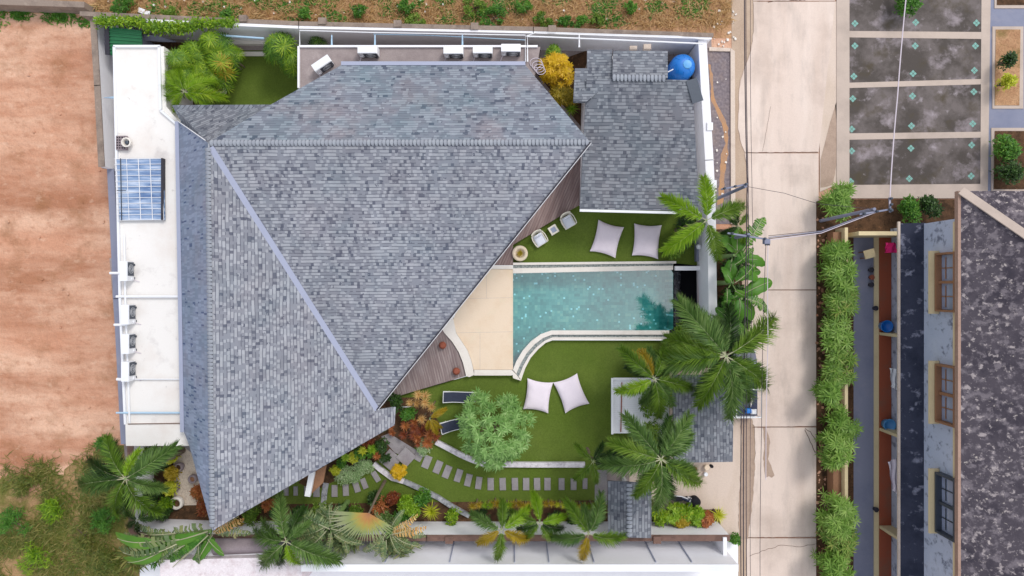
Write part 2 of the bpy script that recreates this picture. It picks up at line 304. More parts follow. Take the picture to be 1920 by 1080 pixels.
m_redtile = M('red_tile', C(160, 84, 58), [(C(128, 96, 78), .7, .5, .72, (1, 1, 1), .8)], .6, None, .3, grain=.05)
m_bluegrey = M('blue_grey_concrete', C(138, 142, 162), [(C(118, 124, 148), .5, .45, .7, (1, 1, 1), .7), (C(156, 154, 166), .9, .55, .75, (1, 1, 1), .6)], .85, (4, .15), .25, grain=.04)
m_magenta = M('pink_cloth', C(226, 44, 120), (), .9, grain=.05)
m_bark = M('palm_bark', C(126, 112, 96), [(C(92, 80, 68), 3, .45, .7, (1, 1, 3), .8)], .9, (12, .5), .15)
m_shaft = M('green_crownshaft', C(120, 150, 86), (), .5, None, .3)
m_stem = M('pale_stem', C(172, 172, 140), (), .6, None, .3)
G = lambda *a: [C(*x) for x in a]
lf_palm = leafmat('palm_leaf', G((54, 84, 20), (88, 124, 32), (124, 156, 54), (168, 190, 92)), .3)
lf_palm2 = leafmat('blue_palm_leaf', G((50, 80, 34), (80, 114, 50), (114, 148, 74), (164, 186, 112)), .3)
lf_bright = leafmat('bright_palm_leaf', G((84, 126, 16), (126, 168, 30), (158, 194, 52), (194, 214, 92)), .35)
lf_yellow = leafmat('yellowing_leaf', G((120, 110, 20), (168, 148, 30), (192, 164, 50), (206, 186, 90)), .3)
lf_gold = leafmat('gold_leaf', G((170, 130, 10), (220, 180, 20), (236, 200, 40), (240, 170, 60)), .35)
lf_fan = leafmat('fan_leaf', G((60, 98, 14), (104, 146, 22), (146, 180, 36), (204, 216, 74)), .3)
lf_fand = leafmat('dark_fan_leaf', G((42, 80, 22), (76, 122, 34), (112, 154, 48), (166, 190, 76)), .3)
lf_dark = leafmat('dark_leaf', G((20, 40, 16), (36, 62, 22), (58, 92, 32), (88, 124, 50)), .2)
lf_hedge = leafmat('hedge_leaf', G((76, 116, 38), (112, 154, 58), (146, 182, 84), (176, 200, 116)), .3)
lf_hedge2 = leafmat('hedge_leaf_mixed', G((90, 104, 40), (104, 144, 54), (140, 176, 80), (186, 176, 104)), .3)
lf_bush = leafmat('bush_leaf', G((40, 84, 22), (66, 120, 34), (96, 148, 48), (140, 180, 70)), .3)
lf_frang = leafmat('frangipani_leaf', G((80, 122, 52), (114, 158, 78), (146, 186, 106), (188, 214, 150)), .25)
lf_banana = leafmat('banana_leaf', G((46, 96, 22), (66, 122, 32), (96, 148, 48), (138, 176, 66)), .3)
lf_banana2 = leafmat('tattered_leaf', G((70, 94, 62), (100, 124, 78), (136, 150, 96), (176, 166, 116)), .25)
lf_tan = leafmat('tan_leaf', G((170, 120, 60), (206, 158, 92), (224, 186, 120), (236, 210, 150)), .3)
lf_red = leafmat('red_leaf', G((92, 48, 32), (132, 62, 38), (160, 92, 52), (120, 110, 50)), .25)
lf_bronze = leafmat('bronze_leaf', G((110, 60, 30), (164, 92, 50), (190, 120, 66), (120, 100, 50)), .25)
lf_chart = leafmat('chartreuse_leaf', G((150, 160, 20), (190, 200, 40), (214, 216, 70), (228, 226, 110)), .3)
lf_silver = leafmat('pale_ground_leaf', G((96, 136, 80), (132, 168, 108), (166, 192, 136), (226, 232, 208)), .2)
lf_grass = leafmat('weed_blade', G((56, 80, 24), (88, 108, 36), (126, 130, 58), (176, 156, 98)), .3)
lf_dry = leafmat('dry_blade', G((150, 110, 62), (190, 150, 96), (214, 178, 126), (120, 124, 56)), .3)

# ------------------------------------------------------------------ ground, road, pavements
hx0, hy0 = XY(846, 712); hx1, hy1 = XY(1322, 488)
mb = MB(); g = 220
xs = [-g, hx0, hx1, g]; ys = [-g, hy0, hy1, g]
V = [(x, y, -.03) for y in ys for x in xs]
mb.add(V, [(j * 4 + i, j * 4 + i + 1, (j + 1) * 4 + i + 1, (j + 1) * 4 + i) for j in range(3) for i in range(3) if not (i == 1 and j == 1)])
struct(mb, 'ground', m_dirt)
def ragged(pts, amp, step=8, seed=0):
    r = random.Random(seed); o = []
    for (a, b), (c, d) in zip(pts, pts[1:]):
        n = max(1, int(math.hypot(c - a, d - b) / step))
        for i in range(n): t = i / n; o.append((a + (c - a) * t + r.uniform(-amp, amp), b + (d - b) * t + r.uniform(-amp, amp)))
    o.append(pts[-1]); return o
mb = MB(); mb.sheet(pxpoly([(160, 52), (1390, 72), (1390, -400), (-400, -400), (-400, 20), (150, 26)]), -.022); struct(mb, 'dry_grass_field', m_scrub)
mb = MB(); mb.sheet(pxpoly(ragged([(-500, 905), (0, 900), (60, 930), (110, 880), (170, 860), (215, 835)], 12, 18, 3) + [(262, 835), (262, 1500), (-500, 1500)]), -.018); struct(mb, 'weedy_ground', m_greensoil)
# verge and road
mb = MB(); mb.sheet(pxpoly([(1372, -400), (1420, -400), (1420, 1500), (1372, 1500)]), -.012); struct(mb, 'roadside_verge', m_verge)
edge = [(1414, -380), (1413, 10), (1414, 50), (1408, 95), (1400, 120), (1388, 150), (1385, 195), (1384, 240), (1388, 262), (1396, 284), (1402, 330), (1404, 600), (1404, 780), (1414, 800), (1416, 850), (1414, 900), (1408, 940), (1402, 985), (1400, 1020), (1398, 1500)]
edge = ragged(edge, 1.0, 9, 5)
def slab(y0, y1, xr0, xr1, mat, nm, z=.02, lead=()):
    e = [p for p in edge if y0 < p[1] < y1]
    def ex(y):
        for (a, b), (c, d) in zip(edge, edge[1:]):
            if b <= y <= d: return a + (c - a) * (y - b) / (d - b + 1e-6)
        return 1404
    m_ = MB(); m_.prism(pxpoly([(ex(y0), y0)] + e + [(ex(y1), y1), (xr1, y1), (xr0, y0)], z), -.01, z); return m_
road = MB()
joints = [(-380, 1), (0, 286), (0, 543), (0, 800), (0, 1008), (0, 1500)]
jy = [-380, 2, 286.5, 543.5, 800.5, 1008.5, 1500]
for i in range(6):
    q = slab(jy[i] + (1 if i else 0), jy[i + 1] - .7, 1535 if i > 1 else 1566, 1535 if i > 1 else 1566 if i < 1 else 1535, m_road, 's')
    road.v += q.v; off = road.n; road.f += [tuple(k + off for k in f) for f in q.f]; road.n += q.n
road_o = struct(road, 'road', m_road)
mb = MB(); mb.sheet(pxpoly([(1536, 3), (1568, 3), (1592, -300), (1592, 350), (1536, 380)][0:2] + [(1568, 346), (1537, 360)]), .018); struct(mb, 'road_apron', m_road2)
mb = MB(); mb.prism(pxpoly([(1568, -380), (1592, -380), (1592, 350), (1568, 350)]), -.02, .05); mb.prism(pxpoly([(1592, 347), (1845, 345), (1845, 372), (1592, 372)]), -.02, .05); struct(mb, 'pavement', m_beam)
mb = MB(); mb.sheet(pxpoly(ragged([(1566, 190), (1574, 240), (1572, 300), (1560, 345), (1538, 352)], 2, 8, 2) + [(1538, 300), (1556, 230)]), .026); 
mb.sheet(pxpoly(ragged([(1430, 802), (1437, 802), (1444, 830), (1440, 860), (1452, 892), (1446, 895), (1441, 893), (1434, 896), (1431, 860), (1433, 830), (1430, 802)], .9, 6, 4)), .026)
tag(struct(mb, 'damp_stain', m_stain, road_o))
mb = MB()
def crack(pts, wd=.018, seed=0, z=.027, amp=1.2):
    r = random.Random(seed); q = []
    for (a, b), (c, d) in zip(pts, pts[1:]):
        n = max(1, int(math.hypot(c - a, d - b) / 6))
        for i in range(n): t = i / n; q.append(XY(a + (c - a) * t + r.uniform(-amp, amp) * .5, b + (d - b) * t + r.uniform(-amp, amp), z))
    q.append(XY(*pts[-1], z))
    for a, b in zip(q, q[1:]):
        dx, dy = b[0] - a[0], b[1] - a[1]; l = math.hypot(dx, dy) + 1e-6; nx, ny = -dy / l * wd, dx / l * wd
        mb.add([(a[0] + nx, a[1] + ny, z), (a[0] - nx, a[1] - ny, z), (b[0] - nx, b[1] - ny, z), (b[0] + nx, b[1] + ny, z)], [(0, 1, 2, 3)])
crack([(1406, 1042), (1440, 1030), (1465, 1022), (1500, 1026), (1529, 1020)], .012, 1)
crack([(1508, 803), (1516, 822), (1525, 842), (1529, 850)], .022, 2, amp=3); crack([(1510, 803), (1524, 815), (1529, 826)], .018, 3, amp=2)
crack([(1400, 286.3), (1534, 285)], .014, 4, amp=.6); crack([(1440, 543.5), (1534, 543.5)], .012, 5, amp=.5); crack([(1410, 801.5), (1534, 799)], .014, 6, amp=.6); crack([(1400, 1008), (1534, 1007)], .013, 7, amp=.5); crack([(1440, 3), (1510, 0)], .02, 8)
crack([(1445, 200), (1438, 240), (1430, 284)], .008, 9)
struct(mb, 'crack', m_line, road_o)
# planting strip right of the road
mb = MB(); mb.prism(pxpoly([(1530, 378), (1560, 368), (1600, 372), (1600, 1500), (1530, 1500)]), -.02, .03); struct(mb, 'planting_strip', m_soil)
# gravel strip and kerb on the east side of the villa wall
mb = MB(); mb.sheet(pxpoly([(1322, 90), (1369, 90), (1370, 420), (1330, 420)]), -.008); struct(mb, 'gravel_strip', m_gravel)
mb = MB(); mb.sheet(pxpoly(ragged([(1333, 120), (1338, 160), (1340, 184), (1348, 200), (1358, 220), (1365, 240), (1365, 290), (1358, 340), (1357, 380)], 1.2, 6, 8) + ragged([(1345, 385), (1350, 330), (1352, 290), (1360, 270), (1354, 232), (1343, 208), (1334, 190), (1332, 150), (1328, 120)], 1.2, 6, 9)), -.004); struct(mb, 'clay_patch', m_clay)
mb = MB(); mb.prism(pxpoly([(1370, 90), (1378, 96), (1379, 420), (1371, 420)], .1), -.02, .1); mb.prism(pxpoly([(1330, 88), (1369.5, 90), (1369.5, 96), (1330, 95)], .1), -.02, .1); struct(mb, 'kerb', m_kerb)
# drive by the gate
mb = MB(); mb.prism(pxpoly([(1180, 866), (1250, 840), (1250, 690), (1402, 690), (1402, 780), (1396, 800), (1389, 880), (1388, 1006), (1222, 1006), (1180, 905)]), -.02, .012); struct(mb, 'driveway', m_road2)
mb = MB(); mb.sheet(pxpoly(ragged([(1388, 785), (1392, 830), (1388, 900), (1384, 960), (1386, 1010)], 1.5, 7, 12) + ragged([(1402, 1010), (1410, 950), (1415, 880), (1413, 820), (1410, 785)], 1, 7, 13)), .028); struct(mb, 'wet_gutter', m_stain)

# ------------------------------------------------------------------ paved yard top right
mb = MB(); mb.prism(pxpoly([(1592, -300), (1845, -300), (1840, 348), (1592, 348)]), -.02, .01); yard = struct(mb, 'paved_yard', m_asphalt)
mb = MB()
for (a, b, c, d) in [(58, 70, 60, 73), (155, 165, 148, 158), (250, 262, 247, 258)]:
    mb.prism(pxpoly([(1592, a), (1842, c), (1842, d), (1592, b)], .02), 0, .02)
mb.prism(pxpoly([(1842.3, -300), (1862, -300), (1852, 372), (1838, 372)], .024), 0, .024); struct(mb, 'border', m_beam, yard)
mb = MB()
def diamond(px, py, s=.19):
    x, y = XY(px, py, .016)
    for (dx, dy) in ((0, 1), (1, 0), (0, -1), (-1, 0)):
        cx, cy = x + dx * s * .6, y + dy * s * .6; q = s * .52
        mb.add([(cx + q, cy, .016), (cx, cy + q, .016), (cx - q, cy, .016), (cx, cy - q, .016)], [(0, 1, 2, 3)])
for px, py in [(1603, 44), (1717, 42), (1831, 43), (1603, 86), (1716, 86), (1829, 86), (1601, 143), (1712, 138), (1827, 132), (1599, 185), (1711, 180), (1826, 172), (1597, 242), (1709, 236), (1824, 232), (1597, 283), (1708, 278), (1822, 272), (1595, 340), (1705, 335), (1821, 330), (1602, -15), (1718, -18)]: diamond(px, py)
struct(mb, 'tile_inlay', m_teal, yard)
mb = MB(); mb.prism(pxpoly([(1862, -300), (2300, -300), (2300, 372), (1852, 372)]), -.02, 0); struct(mb, 'side_path', m_bluegrey)
for k, (x0, y0, x1, y1, nm) in enumerate([(1866, 56, 1912, 198, 0), (1864, 246, 1990, 355, 1), (1870, -60, 1990, 10, 2)]):
    mb = MB(); mb.prism(pxpoly([(x0, y0), (x1, y0), (x1 - 2, y1), (x0 - 2, y1)]), -.02, .06)
    mb2 = MB(); mb2.prism(pxpoly([(x0 - 6, y0 - 6), (x1 + 6, y0 - 6), (x1 + 6, y1 + 6), (x0 - 6, y1 + 6)]), -.02, .04)
    struct(mb2, 'path_border', m_beam); struct(mb, 'flower_bed', m_scrub if k == 0 else m_soil)
mb = MB(); mb.prism(pxpoly([(1600, 374), (1838, 374), (1838, 440), (1600, 440)]), -.02, .02); struct(mb, 'garden_bed', m_soil)

# ------------------------------------------------------------------ villa garden surfaces
mb = MB(); Z_ = -.016
mb.sheet(pxpoly([(176, 32), (1334, 70), (1340, 484), (213, 484), (207, 318), (190, 315)]), Z_); mb.sheet(pxpoly([(205, 484), (840, 484), (840, 1003), (245, 1003)]), Z_); mb.sheet(pxpoly([(840, 718), (1250, 718), (1250, 1003), (840, 1003)]), Z_); mb.sheet(pxpoly([(1325, 484), (1345, 484), (1345, 715), (1325, 715)]), Z_)
struct(mb, 'plot_paving', m_stained)
mb = MB(); mb.prism(pxpoly([(962, 440), (1000, 425), (1010, 420), (1060, 392), (1088, 365), (1300, 380), (1330, 500), (1264, 493.3), (962, 493.3), (962, 470)]), -.02, .05)
mb.prism(pxpoly([(745, 742), (832, 718), (874, 706), (890, 702.5), (960, 702.5), (974, 714), (985, 682), (998, 662), (1015, 646), (1036, 638), (1255, 638), (1255, 872), (1105, 872), (905, 870), (862, 853), (817, 829), (770, 800)]), -.02, .05)
mb.prism(pxpoly([(440, 868), (700, 868), (770, 800.5), (817, 829.5), (862, 853.5), (905, 870.5), (1138, 872.5), (1138, 945), (440, 955)]), -.02, .05)
mb.prism(pxpoly([(415, 95), (565, 95), (565, 210), (400, 210)]), -.02, .05)
struct(mb, 'lawn', m_lawn)
mb = MB(); mb.prism(pxpoly([(260, 948), (1225, 936), (1225, 985), (260, 985)]), -.02, .056); mb.prism(pxpoly([(262, 80), (415, 80), (400, 215), (262, 215)]), -.02, .05); 
mb.prism(pxpoly([(262, 835), (325, 835), (325, 948), (262, 948)]), -.02, .05); mb.prism(pxpoly([(690, 745), (790, 745), (830, 800), (815, 826), (700, 866), (590, 920), (560, 905)]), -.02, .06)
mb.prism(pxpoly([(1225, 955), (1350, 955), (1350, 990), (1225, 990)]), 0, .06); mb.prism(pxpoly([(1262, 639), (1342, 600), (1342, 430), (1385, 430), (1400, 690), (1256, 690), (1256, 640)]), -.02, .04); mb.prism(pxpoly([(1000, 130), (1100, 95), (1100, 250)]), -.02, .03)
struct(mb, 'planting_soil', m_soil)
mb = MB(); mb.prism(pxpoly([(326, 835), (345, 835), (420, 905), (420, 976), (326, 976)]), -.02, .055); struct(mb, 'pebble_bed', m_pebble)
mb = MB(); mb.prism(pxpoly([(335, 830), (400, 830), (420, 900), (345, 836)]), -.02, .07); mb.prism(pxpoly([(715, 818), (730, 812), (800, 855), (770, 860), (740, 848)]), -.02, .075); mb.prism(pxpoly([(1115, 880.6), (1138, 880.6), (1138, 945), (1115, 945)]), -.02, .07); struct(mb, 'garden_path', m_paver)
mb = MB(); mb.prism(pxpoly([(415, 72), (500, 72), (500, 86), (418, 86)]), -.02, .3); mb.prism(pxpoly([(425, 98), (500, 98), (500, 106), (425, 106)]), -.02, .12); struct(mb, 'plank_walkway', m_coping)
# ------------------------------------------------------------------ pool
ZC, ZW = .45, .40
pool_out = [(962, 512), (1258, 505), (1262, 512), (1262, 617), (1250, 620), (1034, 620), (1014, 627), (996, 640), (980, 658), (968, 678), (962, 694)]
def watermat():
    t = NT('pool_water'); nb = t.noise(t.pos(), 2.2, 3, .5)
    bp = t.n('ShaderNodeBump'); bp.inputs['Strength'].default_value = .06; bp.inputs['Distance'].default_value = .03; t.l(nb, bp.inputs['Height'])
    tr = t.n('ShaderNodeBsdfTransparent'); tr.inputs[0].default_value = (.50, .88, .93, 1)
    gl = t.n('ShaderNodeBsdfGlossy'); gl.inputs['Roughness'].default_value = .04; gl.inputs[0].default_value = (1, 1, 1, 1); t.l(bp.outputs[0], gl.inputs['Normal'])
    mx = t.n('ShaderNodeMixShader'); mx.inputs[0].default_value = .17; t.l(tr.outputs[0], mx.inputs[1]); t.l(gl.outputs[0], mx.inputs[2]); t.l(mx.outputs[0], t.out.inputs[0])
    return t.m
def poolmat():
    t = NT('green_stone_pool_tile'); v = t.pos(); s_ = t.n('ShaderNodeSeparateXYZ'); t.l(v, s_.inputs[0])
    def cells(sz, off):
        a = t.math('FLOOR', t.math('DIVIDE', s_.outputs[0], sz)); b = t.math('FLOOR', t.math('DIVIDE', s_.outputs[1], sz))
        c = t.n('ShaderNodeCombineXYZ'); t.l(a, c.inputs[0]); t.l(b, c.inputs[1]); c.inputs[2].default_value = off
        w_ = t.n('ShaderNodeTexWhiteNoise', noise_dimensions='3D'); t.l(c.outputs[0], w_.inputs['Vector']); return w_.outputs[0]
    big, small = cells(.34, 1.0), cells(.17, 2.0); spot = cells(.11, 5.0)
    n = t.noise(v, .35, 2, .5)
    val = t.math('ADD', t.math('MULTIPLY', big, .3), t.math('ADD', t.math('MULTIPLY', small, .35), t.math('MULTIPLY', n, .45)))
    col = t.ramp(val, [(.12, C(64, 132, 128)), (.4, C(104, 168, 158)), (.62, C(134, 186, 174)), (.9, C(196, 208, 186))])
    col = t.mix(t.math('MULTIPLY', t.math('GREATER_THAN', spot, .968), .95), col, (1, 1, 1, 1)); 
    fa = t.math('LESS_THAN', t.math('FRACT', t.math('DIVIDE', s_.outputs[0], .17)), .08); fb = t.math('LESS_THAN', t.math('FRACT', t.math('DIVIDE', s_.outputs[1], .17)), .08)
    col = t.mix(t.math('MULTIPLY', t.math('MAXIMUM', fa, fb), .18), col, C(60, 110, 110))
    t.l(col, t.b.inputs['Base Color']); t.b.inputs['Roughness'].default_value = .6
    return t.m
m_water = watermat(); m_pool = poolmat()
pool = thing('swimming_pool', 'turquoise tiled swimming pool with a curved pale rim between the two lawns', 'swimming pool', P(1100, 570, 0))
pb = pxpoly(pool_out, ZW)
mb = MB(); n = len(pb); mb.add([(x, y, -1.0) for x, y in pb], [tuple(range(n - 1, -1, -1))])
mb.add([(x, y, ZW + .03) for x, y in pb] + [(x, y, -1.0) for x, y in pb], [(i, (i + 1) % n, n + (i + 1) % n, n + i) for i in range(n)]); mb.build('basin', m_pool, pool)
mb = MB(); mb.sheet(pb, ZW); mb.build('water', m_water, pool)
# coping: north double rim, south curved double rim
mb = MB(); mb.prism(pxpoly([(962, 503), (1262, 498), (1262, 506), (962, 512.5)], ZC), -.1, ZC)
inn = [(1255, 619.5), (1034, 619.5), (1014, 626.5), (996, 639.5), (980, 657.5), (968, 677.5), (962, 693)]
mid = [(1255, 627.5), (1035, 627.5), (1018, 634), (1002, 646), (987, 663), (976, 682), (968, 701)]
mid2 = [(1255, 632.5), (1036, 632.5), (1021, 639), (1006, 651), (992, 667), (981, 686), (973, 706)]
outr = [(1255, 637), (1037, 637), (1023, 643), (1009, 655), (995, 671), (985, 690), (977, 713)]
def bandprism(m_, a, b, z0, z1):
    for i in range(len(a) - 1): m_.prism(pxpoly([a[i], a[i + 1], b[i + 1], b[i]], z1), z0, z1)
bandprism(mb, inn, mid, -.1, ZC); bandprism(mb, mid2, outr, -.1, ZC - .06); mb.prism(pxpoly([(960, 694), (968, 702), (977, 714), (962, 709)], ZC - .03), -.1, ZC - .03)
mb.prism(pxpoly([(962, 492.5), (1268, 489.5), (1268, 494), (962, 497)], ZC - .05), -.1, ZC - .05)
mb.build('coping', m_coping, pool)
mb = MB(); bandprism(mb, mid, mid2, -.1, ZC - .12); mb.prism(pxpoly([(962, 497), (1262, 494), (1262, 498), (962, 503)], ZC - .13), -.1, ZC - .13); mb.build('overflow_channel', m_channel, pool)
# shallow tan terrace beside the pool with its white curved border
tan = [(905, 505), (962, 505), (962, 693), (888, 693), (884, 676), (877, 657), (866, 640), (856, 625), (850, 600), (870, 540)]
mb = MB(); mb.prism(pxpoly(tan, .42), -.1, .42); tr_ = struct(mb, 'sun_terrace', m_stone)
mb = MB()
for (a, b) in [((856, 624), (962, 622)), ((862, 560), (962, 558)), ((912, 505), (912, 560)), ((900, 624), (900, 693))]:
    A_, B_ = XY(*a, .424), XY(*b, .424); dx, dy = B_[0] - A_[0], B_[1] - A_[1]; l = math.hypot(dx, dy); nx, ny = -dy / l * .012, dx / l * .012
    mb.add([(A_[0] + nx, A_[1] + ny, .424), (A_[0] - nx, A_[1] - ny, .424), (B_[0] - nx, B_[1] - ny, .424), (B_[0] + nx, B_[1] + ny, .424)], [(0, 1, 2, 3)])
struct(mb, 'stone_joint', m_kerb, tr_)
brd_i = [(849.5, 596), (855.5, 625), (865.5, 640), (876.5, 657), (883.5, 676), (887.5, 693.4), (889, 703)]
brd_o = [(826, 612), (833, 624), (848, 641), (860, 660), (868, 680), (874, 705), (880, 707)]
mb = MB(); bandprism(mb, brd_i, brd_o, -.1, .46); mb.prism(pxpoly([(889, 693.6), (960, 693.6), (960, 704), (889, 704)], .46), -.1, .46); mb.prism(pxpoly([(905, 498), (961.5, 498), (961.5, 504.5), (905, 504.5)], .46), -.1, .46)
struct(mb, 'terrace_border', m_coping)
# timber decks
mb = MB(); mb.prism(pxpoly([(1107, 255), (1096, 300), (1087, 384), (1060, 399), (962, 459), (962, 497), (850, 497), (850, 440)], .35), -.02, .35); struct(mb, 'upper_timber_deck', m_deck)
mb = MB(); mb.prism(pxpoly([(825, 612), (847, 641), (859, 660), (867, 680), (873, 705), (832, 717), (742, 744), (640, 744), (640, 612)], .35), -.02, .35); struct(mb, 'lower_timber_deck', m_deck2)
# rock face and sunken pit east of the pool
pit = thing('rock_feature', 'rough dark rock slope at the east end of the pool above a sunken pit', 'rock feature', P(1285, 560, 0))
mb = MB(); nx_, ny_ = 10, 60; V = []
for j in range(ny_ + 1):
    for i in range(nx_ + 1):
        q = P(1263 + 19 * i / nx_, 509 + 125 * j / ny_, .3); zz = .43 - .9 * i / nx_ + RN.uniform(-.09, .09) * (0 if i == 0 else 1)
        V.append((q.x + RN.uniform(-.03, .03), q.y, zz))
mb.add(V, [(j * (nx_ + 1) + i, (j + 1) * (nx_ + 1) + i, (j + 1) * (nx_ + 1) + i + 1, j * (nx_ + 1) + i + 1) for j in range(ny_) for i in range(nx_)]); mb.build('rock_face', m_rock, pit)
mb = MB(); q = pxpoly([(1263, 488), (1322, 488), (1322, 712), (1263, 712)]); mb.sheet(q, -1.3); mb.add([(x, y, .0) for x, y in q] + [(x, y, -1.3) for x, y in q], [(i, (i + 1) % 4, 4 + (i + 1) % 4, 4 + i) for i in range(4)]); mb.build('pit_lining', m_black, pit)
mb = MB(); mb.prism(pxpoly([(1266, 499), (1324, 499), (1324, 507), (1266, 507)], .6), .4, .6); tag(mb.build('footbridge_beam', m_white), 'white beam bridging the dark pit at the pool end', 'beam')
mb = MB(); mb.tube([P(1311, 511, .2), P(1311, 640, .2)], .09, 8); tag(mb.build('drain_pipe', m_terr), 'rusty brown pipe lying along the sunken pit', 'pipe')
mb = MB(); mb.tube([P(1320, 509, .5), P(1320, 575, .5), P(1327, 575, .5)], .035, 6); tag(mb.build('handrail', m_whitemetal), 'thin white rail beside the sunken pit', 'handrail')
mb = MB(); mb.prism(pxpoly([(1306, 420), (1330, 420), (1326, 490), (1306, 490)], .5), -.02, .5); tag(mb.build('utility_slab', m_bluegrey), 'blue grey service slab under the white globe lamp', 'slab')

# ------------------------------------------------------------------ walls of the plot
def wall(name, label, pts, th, h, mat, capmat=None, capth=None, ext=None, caph=.06, base=-.03, zpts=None):
    """pts: px polyline of the wall's centre line, measured at its top"""
    r = thing(name, label, 'wall', (*XY(*pts[0], h), 0)); m_ = MB(); c_ = MB(); w_ = [Vector(XY(x, y, h)) for x, y in pts]
    for a, b in zip(w_, w_[1:]):
        d = (b - a).normalized(); nrm = Vector((-d.y, d.x)) * th / 2; nc = Vector((-d.y, d.x)) * (capth or th + .04) / 2; e = d * .0
        m_.prism([tuple(a + nrm), tuple(b + nrm), tuple(b - nrm), tuple(a - nrm)], base, h - caph)
        c_.prism([tuple(a + nc - d * .02), tuple(b + nc + d * .02), tuple(b - nc + d * .02), tuple(a - nc - d * .02)], h - caph, h)
    m_.build('wall_face', mat, r); c_.build('coping_cap', capmat or mat, r); return r
wall('boundary_wall', 'white north boundary wall behind the air conditioning terrace', [(176, 34), (560, 50), (1000, 59), (1334, 70)], .16, 2.6, m_white)
wn_ = wall('boundary_wall', 'weathered brown concrete wall outside the white north wall', [(150, 25), (560, 44), (1000, 54), (1337, 66)], .2, 2.62, m_cap)
mb = MB()
for px in (457, 605, 746, 890, 1035): mb.box(P(px, 30 + (px - 160) * .0335 - 4, 2.55) , (.42, .36, .3))
mb.build('pier_top', m_cap, wn_)
wall('boundary_wall', 'white east boundary wall beside the gravel strip', [(1317, 76), (1330, 300), (1334, 380), (1337, 600)], .42, 2.4, m_white)
mb = MB()
we = bpy.data.objects['boundary_wall.002'] if 'boundary_wall.002' in bpy.data.objects else None
for px, py in ((1331, 237), (1338, 345), (1342, 480)): mb.box(P(px, py, 2.44), (.32, .42, .1))
mb.build('pier_cap', m_white, we)
wall('boundary_wall', 'white west wall with weathered outer edge beside the dirt field', [(174, 34), (182, 160), (190, 312)], .3, 2.3, m_white, m_cap)
wall('boundary_wall', 'low grey wall between dirt field and white flat roof', [(207, 317), (219, 560), (233, 832)], .35, 1.5, m_bluegrey)
wall('boundary_wall', 'short brown capped west wall among the palms', [(244, 836), (247, 1002)], .3, 2.2, m_white, m_browncap)
ws = wall('boundary_wall', 'white south garden wall with a brown cap below the young palms', [(250, 1003), (395, 1008), (800, 1009), (1368, 1009)], .3, 2.3, m_white, m_browncap)
mb = MB()
for px in (842, 1232): mb.box(P(px, 1012, 2.36), (.42, .4, .14))
mb.build('pier_cap', m_browncap, ws)
# neighbour's long white wall to the south, posts and its lane
nb = wall('garden_wall', 'tall long white panelled wall along the bottom of the photo', [(565, 1065), (1384, 1065)], .34, 3.7, m_white, m_whitemetal, caph=.1)
mb = MB()
for px in (720, 842, 965, 1030, 1115, 1232, 1300): q = XY(px, 1065, 3.7); mb.box((q[0] , q[1] + .2, 1.7), (.05, .07, 3.4))
mb.build('panel_joint', m_metal, nb)
mb = MB(); q = XY(1375, 1065, 3.5); q2 = XY(1370, 1008, 2.4); mb.box((q[0] - .1, (q[1] + q2[1]) / 2, 1.2), (.2, abs(q[1] - q2[1]), 2.4)); tag(mb.build('end_wall', m_white), 'short white end wall closing the lane beside the road', 'wall')
for k, (px, py, lb) in enumerate([(1232, 1046, 'square post with a brown top in the white lane, left one'), (1362, 1045, 'square post with a brown top in the white lane by the road')]):
    t_ = thing('lane_post', lb, 'post', P(px, py, 0) * 1.0, 'posts in the white lane'); q = P(px, py, 2.3); t_.location = (q.x, q.y, 0); WL[t_.name] = (q.x, q.y, 0)
    mb = MB(); mb.box((q.x, q.y, 1.1), (.22, .22, 2.2)); mb.build('shaft', m_white, t_); mb = MB(); mb.box((q.x, q.y, 2.25), (.28, .24, .1)); mb.build('post_cap', m_browncap, t_)
mb = MB(); mb.sheet(pxpoly([(262, 1006), (1384, 1006), (1384, 1090), (262, 1090)]), .0); struct(mb, 'white_lane', m_white)
mb = MB(); mb.sheet(pxpoly([(262, 1200), (1384, 1200), (1384, 1094), (262, 1094)]), .004); struct(mb, 'south_yard', m_purple)
mb = MB(); q = pxpoly([(300, 1050), (566, 1044), (566, 1100), (300, 1100)], 2.9); mb.prism(q, 0, 2.9); o = mb.build('flat_roof_shed', m_pinkwhite); tag(o, 'pale rough flat roof of a low shed at the bottom left edge', 'shed')
mb = MB(); mb.prism(pxpoly([(310, 1030), (500, 1022), (566, 1040), (560, 1049), (330, 1062)], 2.2), 0, 2.2); tag(mb.build('lane_wall', m_white), 'white wall block below the grey concrete canopy', 'wall')
cn = thing('concrete_canopy', 'purple grey concrete canopy slab below the roof tip', 'canopy', P(440, 1025, 0))
mb = MB(); V = []; 
for i in range(9):
    for j in range(2):
        a = i / 8; q = P(398 + 112 * j, 1013 + 30 * a - 5 * j * a, 2.7); V.append((q.x, q.y, 2.55 + .3 * math.sin(a * math.pi)))
mb.add(V, [(i * 2, i * 2 + 2, i * 2 + 3, i * 2 + 1) for i in range(8)]); V2 = [(x, y, z - .15) for x, y, z in V]; mb.add(V2, [(i * 2, i * 2 + 1, i * 2 + 3, i * 2 + 2) for i in range(8)]); mb.build('slab', m_purple, cn)
mb = MB(); mb.box(P(454, 1026, 1.25), (3.2, .9, 2.4)); mb.build('support_wall', m_white, cn)

